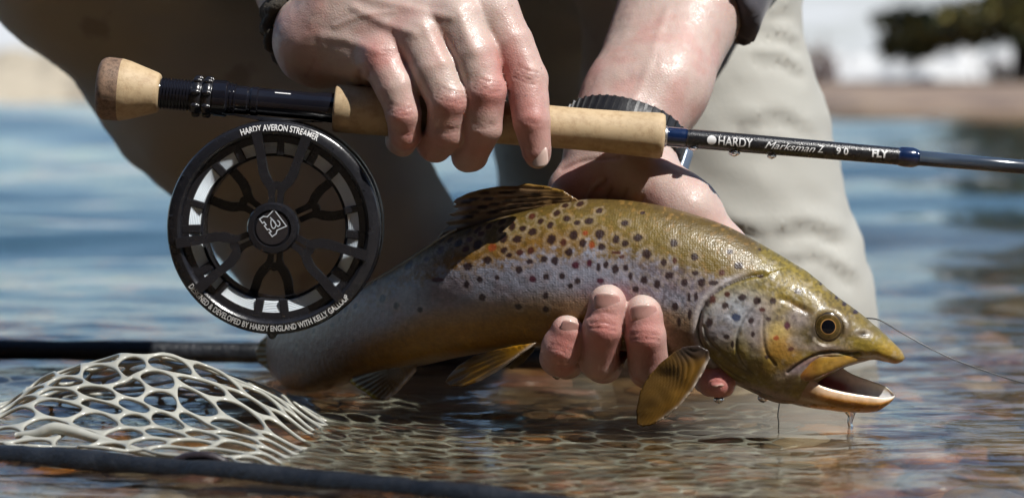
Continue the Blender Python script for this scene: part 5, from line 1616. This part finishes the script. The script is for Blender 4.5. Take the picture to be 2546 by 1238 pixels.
# ------------------------------------------------------------------ landing net
net = thing('landing_net', 'landing net with clear white rubber mesh and dark hoop lying in the shallows', 'net', (-.15, -.10, 0))
M_RUBBER, nt, b = mat('clear_rubber')
b.inputs['Base Color'].default_value = (.66, .66, .58, 1); b.inputs['Roughness'].default_value = .24
b.inputs['Subsurface Weight'].default_value = .25; b.inputs['Subsurface Radius'].default_value = (.003, .003, .0025)
b.inputs['Coat Weight'].default_value = .35; b.inputs['Coat Roughness'].default_value = .1
tcn = nt.nodes.new('ShaderNodeTexCoord'); nzn = nt.nodes.new('ShaderNodeTexNoise'); nzn.inputs['Scale'].default_value = 55; nzn.inputs['Detail'].default_value = 4
nt.links.new(tcn.outputs['Object'], nzn.inputs['Vector'])
mxn_ = nt.nodes.new('ShaderNodeMix'); mxn_.data_type = 'RGBA'; mxn_.inputs[6].default_value = (.36, .36, .32, 1); mxn_.inputs[7].default_value = (.60, .60, .54, 1)
nt.links.new(nzn.outputs['Fac'], mxn_.inputs[0]); nt.links.new(mxn_.outputs[2], b.inputs['Base Color'])
trn = nt.nodes.new('ShaderNodeBsdfTranslucent'); trn.inputs[0].default_value = (.55, .55, .48, 1)
mxt = nt.nodes.new('ShaderNodeMixShader'); mxt.inputs[0].default_value = .25
nt.links.new(b.outputs[0], mxt.inputs[1]); nt.links.new(trn.outputs[0], mxt.inputs[2]); nt.links.new(mxt.outputs[0], nt.nodes['Material Output'].inputs[0])

kx = pxm(0.0)
_H = curve([((q - 1273) * kx, h * .001) for q, h in ((-300, 4), (-120, 8), (0, 11), (40, 15), (100, 25), (200, 31.5), (330, 36), (420, 34.5), (490, 30.5), (560, 25), (640, 18), (720, 9.5), (790, 4), (860, 1), (1000, 0), (2600, 0))])
_front = curve([(-.40, -.03), (-.233, -.108), (-.117, -.172), (-.012, -.235), (.10, -.25), (.3, -.25)])
def net_surface(u, v):
    """u: across (m), v: cloth length from the front hoop backwards"""
    Hh = _H(u); fr_ = _front(u)
    sink = -.0055 - .004 * smooth(-.11, .0, u)
    yk = np.stack([fr_, np.minimum(fr_ + .012, -.100), np.full_like(u, -.072), np.full_like(u, -.036), np.full_like(u, -.004), np.full_like(u, .03), np.full_like(u, .075), np.full_like(u, .14), np.full_like(u, .34)], 1)
    zk = np.stack([.004 + 0 * u - .012 * smooth(-.12, -.02, u), .0005 + .04 * Hh + sink * smooth(.012, .002, Hh), .30 * Hh, .74 * Hh, Hh, .84 * Hh, .35 * Hh, sink * .4, sink - .006], 1)
    zk[:, 2:7] += (sink * smooth(.014, .002, Hh))[:, None]
    seg = np.hypot(np.diff(yk, axis=1), np.diff(zk, axis=1)); s = np.concatenate([np.zeros((len(u), 1)), np.cumsum(seg, 1)], 1)
    yy = np.empty_like(u); zz = np.empty_like(u)
    for i in range(len(u)):
        yy[i] = np.interp(v[i], s[i], yk[i]); zz[i] = np.interp(v[i], s[i], zk[i])
    zz = zz + .0035 * (fbm(np.column_stack([u, v]) / .05, 2, 303) - .5) + .002 * (fbm(np.column_stack([u, v]) / .022, 2, 307) - .5)
    return np.column_stack([u, yy, zz])
def build_netting():
    a = .0122                                # hexagon edge
    dx, dy = a * 1.5, a * math.sqrt(3)
    vid = {}; V2 = []; Fq = []
    def vert(p):
        k = (round(p[0] * 2e5), round(p[1] * 2e5))
        if k not in vid: vid[k] = len(V2); V2.append(p)
        return vid[k]
    def jit(p):
        n_ = noise(np.array([[p[0] / .012 + 5, p[1] / .012], [p[0] / .012 + 91, p[1] / .012 + 40]]), 77)
        n2_ = noise(np.array([[p[0] / .05 + 5, p[1] / .05], [p[0] / .05 + 91, p[1] / .05 + 40]]), 79)
        return p + (n_ - .5) * .009 + (n2_ - .5) * .020
    jc = {}
    def corner(p):
        k = (round(p[0] * 2e4), round(p[1] * 2e4))
        if k not in jc: jc[k] = jit(np.array(p))
        return jc[k]
    for i in range(int(-.34 / dx), int(.16 / dx)):
        for j in range(0, int(.34 / dy)):
            c = np.array([i * dx, j * dy + (dy / 2 if i % 2 else 0) + dy * .6])
            hexp = [corner((c[0] + a * math.cos(math.pi / 3 * q), c[1] + a * math.sin(math.pi / 3 * q))) for q in range(6)]
            outp = []
            for q in range(6):
                p0, p1 = hexp[q], hexp[(q + 1) % 6]
                for t in range(4): outp.append(p0 + (p1 - p0) * t / 4)
            outp = np.array(outp); cen = outp.mean(0)
            d = outp - cen; r = np.linalg.norm(d, axis=1)
            rs = (np.roll(r, 1) + r + np.roll(r, -1) + np.roll(r, 2) + np.roll(r, -2)) / 5
            ri = np.minimum(rs * .93 - .0009, r - .0009)
            inn = cen + d / r[:, None] * ri[:, None]
            oi = [vert(p) for p in outp]
            ni = [len(V2) + q for q in range(24)]
            V2.extend(list(inn))
            for q in range(24): Fq.append([oi[q], oi[(q + 1) % 24], ni[(q + 1) % 24], ni[q]])
    V2 = np.array(V2)
    V = net_surface(V2[:, 0], V2[:, 1])
    o = mk('netting', V, np.array(Fq), M_RUBBER, net)
    s = o.modifiers.new('thickness', 'SOLIDIFY'); s.thickness = .0019; s.offset = 0; s.use_even_offset = False
    s2 = o.modifiers.new('round', 'SUBSURF'); s2.levels = 1; s2.render_levels = 1
build_netting()
M_HOOP = simple('wet_dark_hoop', (.012, .014, .018), .42, 0, .4, 1.0, 260, .95, coat=.0)
hp0 = [(-.62, .06, .012), (-.45, -.01, .012), (-.34, -.062, .011), (-.233, -.121, .010), (-.117, -.186, .008), (-.012, -.257, .004), (.10, -.315, -.010), (.25, -.33, -.03), (.38, -.24, -.045), (.44, 0, -.05), (.40, .22, -.05), (.25, .315, -.03), (.08, .325, -.002), (-.10, .325, .005), (-.3, .325, .008), (-.5, .31, .012), (-.62, .22, .012), (-.65, .14, .012), (-.62, .06, .012)]
hp = [(x_, y_, -.0012 if (-.5 < x_ < .05 and y_ < 0) else z_) for x_, y_, z_ in hp0]
hpts = spline(hp, 420)
hr = .0062 + .0016 * (fbm(hpts / .012, 3, 17) - .5) + .0014 * (fbm(hpts / .05, 2, 19) - .5)
v, f = tube(hpts, hr, 18, False)
mk('hoop', v, f, M_HOOP, net)
cord = [P(q[0], q[1], q[2]) for q in ((40, 1082, -.085), (95, 1078, -.088), (135, 1064, -.090), (180, 1072, -.093), (235, 1088, -.10), (300, 1108, -.108), (370, 1128, -.115), (450, 1140, -.120), (540, 1150, -.128), (640, 1165, -.140))]
v, f = tube(spline(cord, 60), np.interp(np.linspace(0, 1, 60), [0, .15, .35, .6, 1], [.0015, .0030, .0026, .002, .0012]), 12)
mk('edge_band', v, f, M_RUBBER, net)
loop = [P(q[0], q[1], q[2]) for q in ((428, 1168, -.158), (436, 1148, -.160), (470, 1135, -.162), (515, 1133, -.165), (552, 1145, -.166), (572, 1164, -.164))]
v, f = tube(spline(loop, 30), .0021, 12)
mk('elastic_loop', v, f, simple('dark_elastic', (.022, .016, .020), .5, bump=.4, bscale=600), net)
# ------------------------------------------------------------------ worn things, lines, drops
def wrap(fn, c, axis, n=72, extra=.0):
    """closed loop of points hugging a body around axis"""
    t, e1, e2 = frame(axis)
    a = np.linspace(0, 2 * np.pi, n, endpoint=False)
    D = np.cos(a)[:, None] * e1 + np.sin(a)[:, None] * e2
    r = np.full(n, .004)
    for _ in range(60):
        d = fn(c + D * r[:, None]); r = r + np.where(d < 0, np.maximum(-d, .0004), 0) * .8
    r = (np.roll(r, 1) + r + np.roll(r, -1)) / 3
    return c + D * (r + extra)[:, None], D, t
def band(name, loop, D, t, width, thick, m, parent, z0=0.0):
    n = len(loop)
    prof = [(-1, 0), (-1, .7), (-.8, 1), (.8, 1), (1, .7), (1, 0)]
    V = np.stack([loop + t * (z0 + width / 2 * a) + D * thick * b_ for a, b_ in prof], 1).reshape(-1, 3)
    o = mk(name, V, grid_faces(n, len(prof), close_v=True, close_u=True), m, parent)
    return autosharp(o, 40)
M_CORD = simple('olive_braided_cord', (.050, .043, .034), .8, 0, .3, .8, 500, .5)
M_STRAP = simple('black_rubber_strap', (.012, .012, .014), .45, 0, .4, .3, 300, .3)
M_STRAPB = simple('grey_blue_clasp', (.10, .13, .18), .35, .3, .5, .2, 300, .2)

# braided bracelet on the wrist above the rod
cw = P(831, 19, R0 + .028); axw = (R_ELBOW + np.array([.011, 0, 0])) - cw; axw /= np.linalg.norm(axw)
br = thing('bracelet', 'olive braided cord bracelet with small clasp on the wrist above the reel', 'bracelet', tuple(cw + axw * .02))
lp, D, t = wrap(rh_fn, cw + axw * .020, axw, 120)
a = np.linspace(0, 2 * np.pi, 121)[:-1]
for k in range(4):
    off = (k - 1.5) * .0052
    pts = lp + D * (.0026 + .0011 * np.sin(a * 26 + k * 1.7))[:, None] + t * (off + .0012 * np.sin(a * 13 + k * 2.1))[:, None]
    v, f = tube(np.vstack([pts, pts[:1]]), .0030, 8, False)
    mk('cord', v, f, M_CORD, br)
i0 = int(np.argmin(lp[:, 2]))
v, f = box(lp[i0 - 6] + D[i0 - 6] * .004, (.006, .010, .006))
o = mk('clasp', v, f, M_STEEL, br, smooth_=False); bevel(o, .001)

# watch on the other wrist
cl = P(1553, 330, .067); axl = P(1606, 180, .088) - cl; axl /= np.linalg.norm(axl)
wt = thing('wristwatch', 'black strapped wristwatch half hidden behind the cork grip', 'watch', tuple(cl))
lp, D, t = wrap(lh_fn, cl - axl * .003, axl, 120)
strap = band('strap', lp, D, t, .015, .0032, M_STRAP, wt); strap['_o'] = list(wt['_o'])
for i in range(0, 120, 3):
    if lp[i][1] < cl[1] + .01:
        v, f = box(lp[i] + D[i] * .0034, (.0012, .0012, .0012)); 
        tt, n1_, b1_ = frame(t); R = np.stack([t, D[i], np.cross(t, D[i])], 1)
        v, f = box(lp[i] + D[i] * .0032, (.0135, .0014, .0016), R)
        mk('rib', v, f, M_STRAP, strap, smooth_=False)
ib = int(np.argmax(lp[:, 0] * .7 + lp[:, 1] * .7))
R = np.stack([t, D[ib], np.cross(t, D[ib])], 1)
o = mk('case', *box(lp[ib] + D[ib] * .006, (.020, .008, .024), R), M_STRAPB, wt, smooth_=False); bevel(o, .003, 3)

# lines
M_LEADER = simple('dark_leader', (.03, .032, .035), .3, 0, .6)
M_FLYL = simple('pale_line', (.32, .32, .30), .4)
def line(name, pts, r, m, label, n=60):
    v, f = tube(spline([P(*q) for q in pts], n), r, 7)
    return tag(mk(name, v, f, m), label, 'fishing line')
line('leader', [(2150, 790, .012), (2190, 797, .011), (2250, 832, .010), (2350, 884, .008), (2450, 922, .006), (2546, 952, .004), (2720, 995, 0), (2900, 1055, -.01)], .00034, M_LEADER, 'thin dark leader running from behind the trout\'s head across the water')
line('tippet', [(1938, 975, -.002), (1938, 1000, -.002), (1934, 1030, -.002), (1936, 1050, -.002), (1935, 1075, -.002)], .00028, M_LEADER, 'short dark tippet hanging straight down from the trout\'s chin', 24)
line('fly_line', [(845, 748, .064), (905, 712, .060), (1000, 655, .048), (1060, 616, .038), (1108, 584, .030), (1135, 570, .026)], .00045, M_FLYL, 'pale fly line lying along the trout\'s back beside the reel')

# water drops
M_DROP, nt, b = mat('water_drop')
b.inputs['Base Color'].default_value = (.96, .98, 1, 1); b.inputs['Roughness'].default_value = .02; b.inputs['IOR'].default_value = 1.333; b.inputs['Transmission Weight'].default_value = 1.0
def drop(px, py, Y, w, h, label, pinch=.6):
    s = float(pxm(Y)); c = P(px, py, Y)
    prof = []
    for i in range(15):
        u = i / 14                       # 0 top, 1 bottom
        r = math.sin(math.pi * u ** (1 + pinch)) ** .8 * (w / 2) if 0 < u < 1 else .02 * w
        prof.append((u * h * s, max(r, .02 * w) * s))
    v, f = lathe(c + np.array([0, 0, h * s / 2]), (0, 0, -1), prof, 20)
    return tag(mk('water_drop', v, f, M_DROP), label, 'water drop')
drop(1385, 927, .002, 26, 34, 'water drop hanging under the little finger beneath the trout')
drop(1897, 984, -.004, 28, 34, 'bright water drop hanging under the trout\'s gill cover')
drop(1787, 990, -.008, 26, 26, 'water drop under the fingertip behind the pectoral fin', .4)
drop(1826, 379, R0 - .003, 30, 22, 'water drop under the rod blank below the white dot lettering', .3)
drop(1919, 387, R0 - .003, 24, 18, 'small water drop under the rod blank below the script lettering', .3)
drop(1724, 368, R0 - .004, 26, 16, 'shallow water drop under the blue thread wrap beside the cork', .3)
pts = [P(2113, 1016, -.006), P(2116, 1032, -.006), P(2113, 1050, -.006), P(2117, 1068, -.006), P(2114, 1090, -.006)]
v, f = tube(spline(pts, 24), np.interp(np.linspace(0, 1, 24), [0, .15, .3, .6, .85, 1], [.0034, .0026, .0016, .0011, .0016, .0022]), 12)
tag(mk('water_trickle', v, f, M_DROP), 'thin trickle of water running from the trout\'s lower jaw', 'water')

# tiny beads of water on the wet things
IV, IF = blob_mesh(8, 6)
def beads(n, pts, nrm, lo_, hi_, seed):
    r = np.random.default_rng(seed); out = []
    for i in r.choice(len(pts), n, replace=False):
        q = lo_ + (hi_ - lo_) * r.random() ** 2.5
        out.append((IV * q * np.array([1 + .5 * r.random(), .8, .8]) + pts[i] - nrm[i] * q * .25, IF))
    return out
bd = []
x1, y1 = to_px(V1)
sel = np.where((N1[:, 1] < -.45) & (y1 > 0) & (x1 > 780) & (V1[:, 1] < .08) & (fbm(V1 * 1000 / 16., 2, 5) > .52))[0]
bd += beads(150, V1[sel], N1[sel], .00018, .00055, 1)
fm = fish_body.data; n_ = len(fm.vertices)
fv = np.empty(n_ * 3); fm.vertices.foreach_get('co', fv); fv = fv.reshape(-1, 3) + np.array(trout['_o'])
fn_ = np.empty(n_ * 3); fm.vertices.foreach_get('normal', fn_); fn_ = fn_.reshape(-1, 3)
xf, yf = to_px(fv)
sel = np.where((fn_[:, 1] < -.35) & (xf > 1150) & (fn_[:, 2] > .05) & (fbm(fv * 1000 / 20., 2, 6) > .5))[0]
bd += beads(170, fv[sel], fn_[sel], .00012, .00042, 2)
r_ = np.random.default_rng(4)
rb = np.array([rp(np.array(q), a_, .0001) for q, a_ in zip(240 + 18 * r_.random(90), 360 * r_.random(90))] + [rp(np.array(q), a_, .0040) for q, a_ in zip(214 + 14 * r_.random(40), 360 * r_.random(40))])
bd += beads(90, rb, np.tile([0, -1., 0], (len(rb), 1)), .00018, .0006, 3)
tag(mk('water_beads', *merge(bd), M_DROP), 'tiny water beads on the wet hand, fish and reel', 'water beads', kind='stuff')
for o in list(bpy.data.objects):
    if '_o' in o: del o['_o']
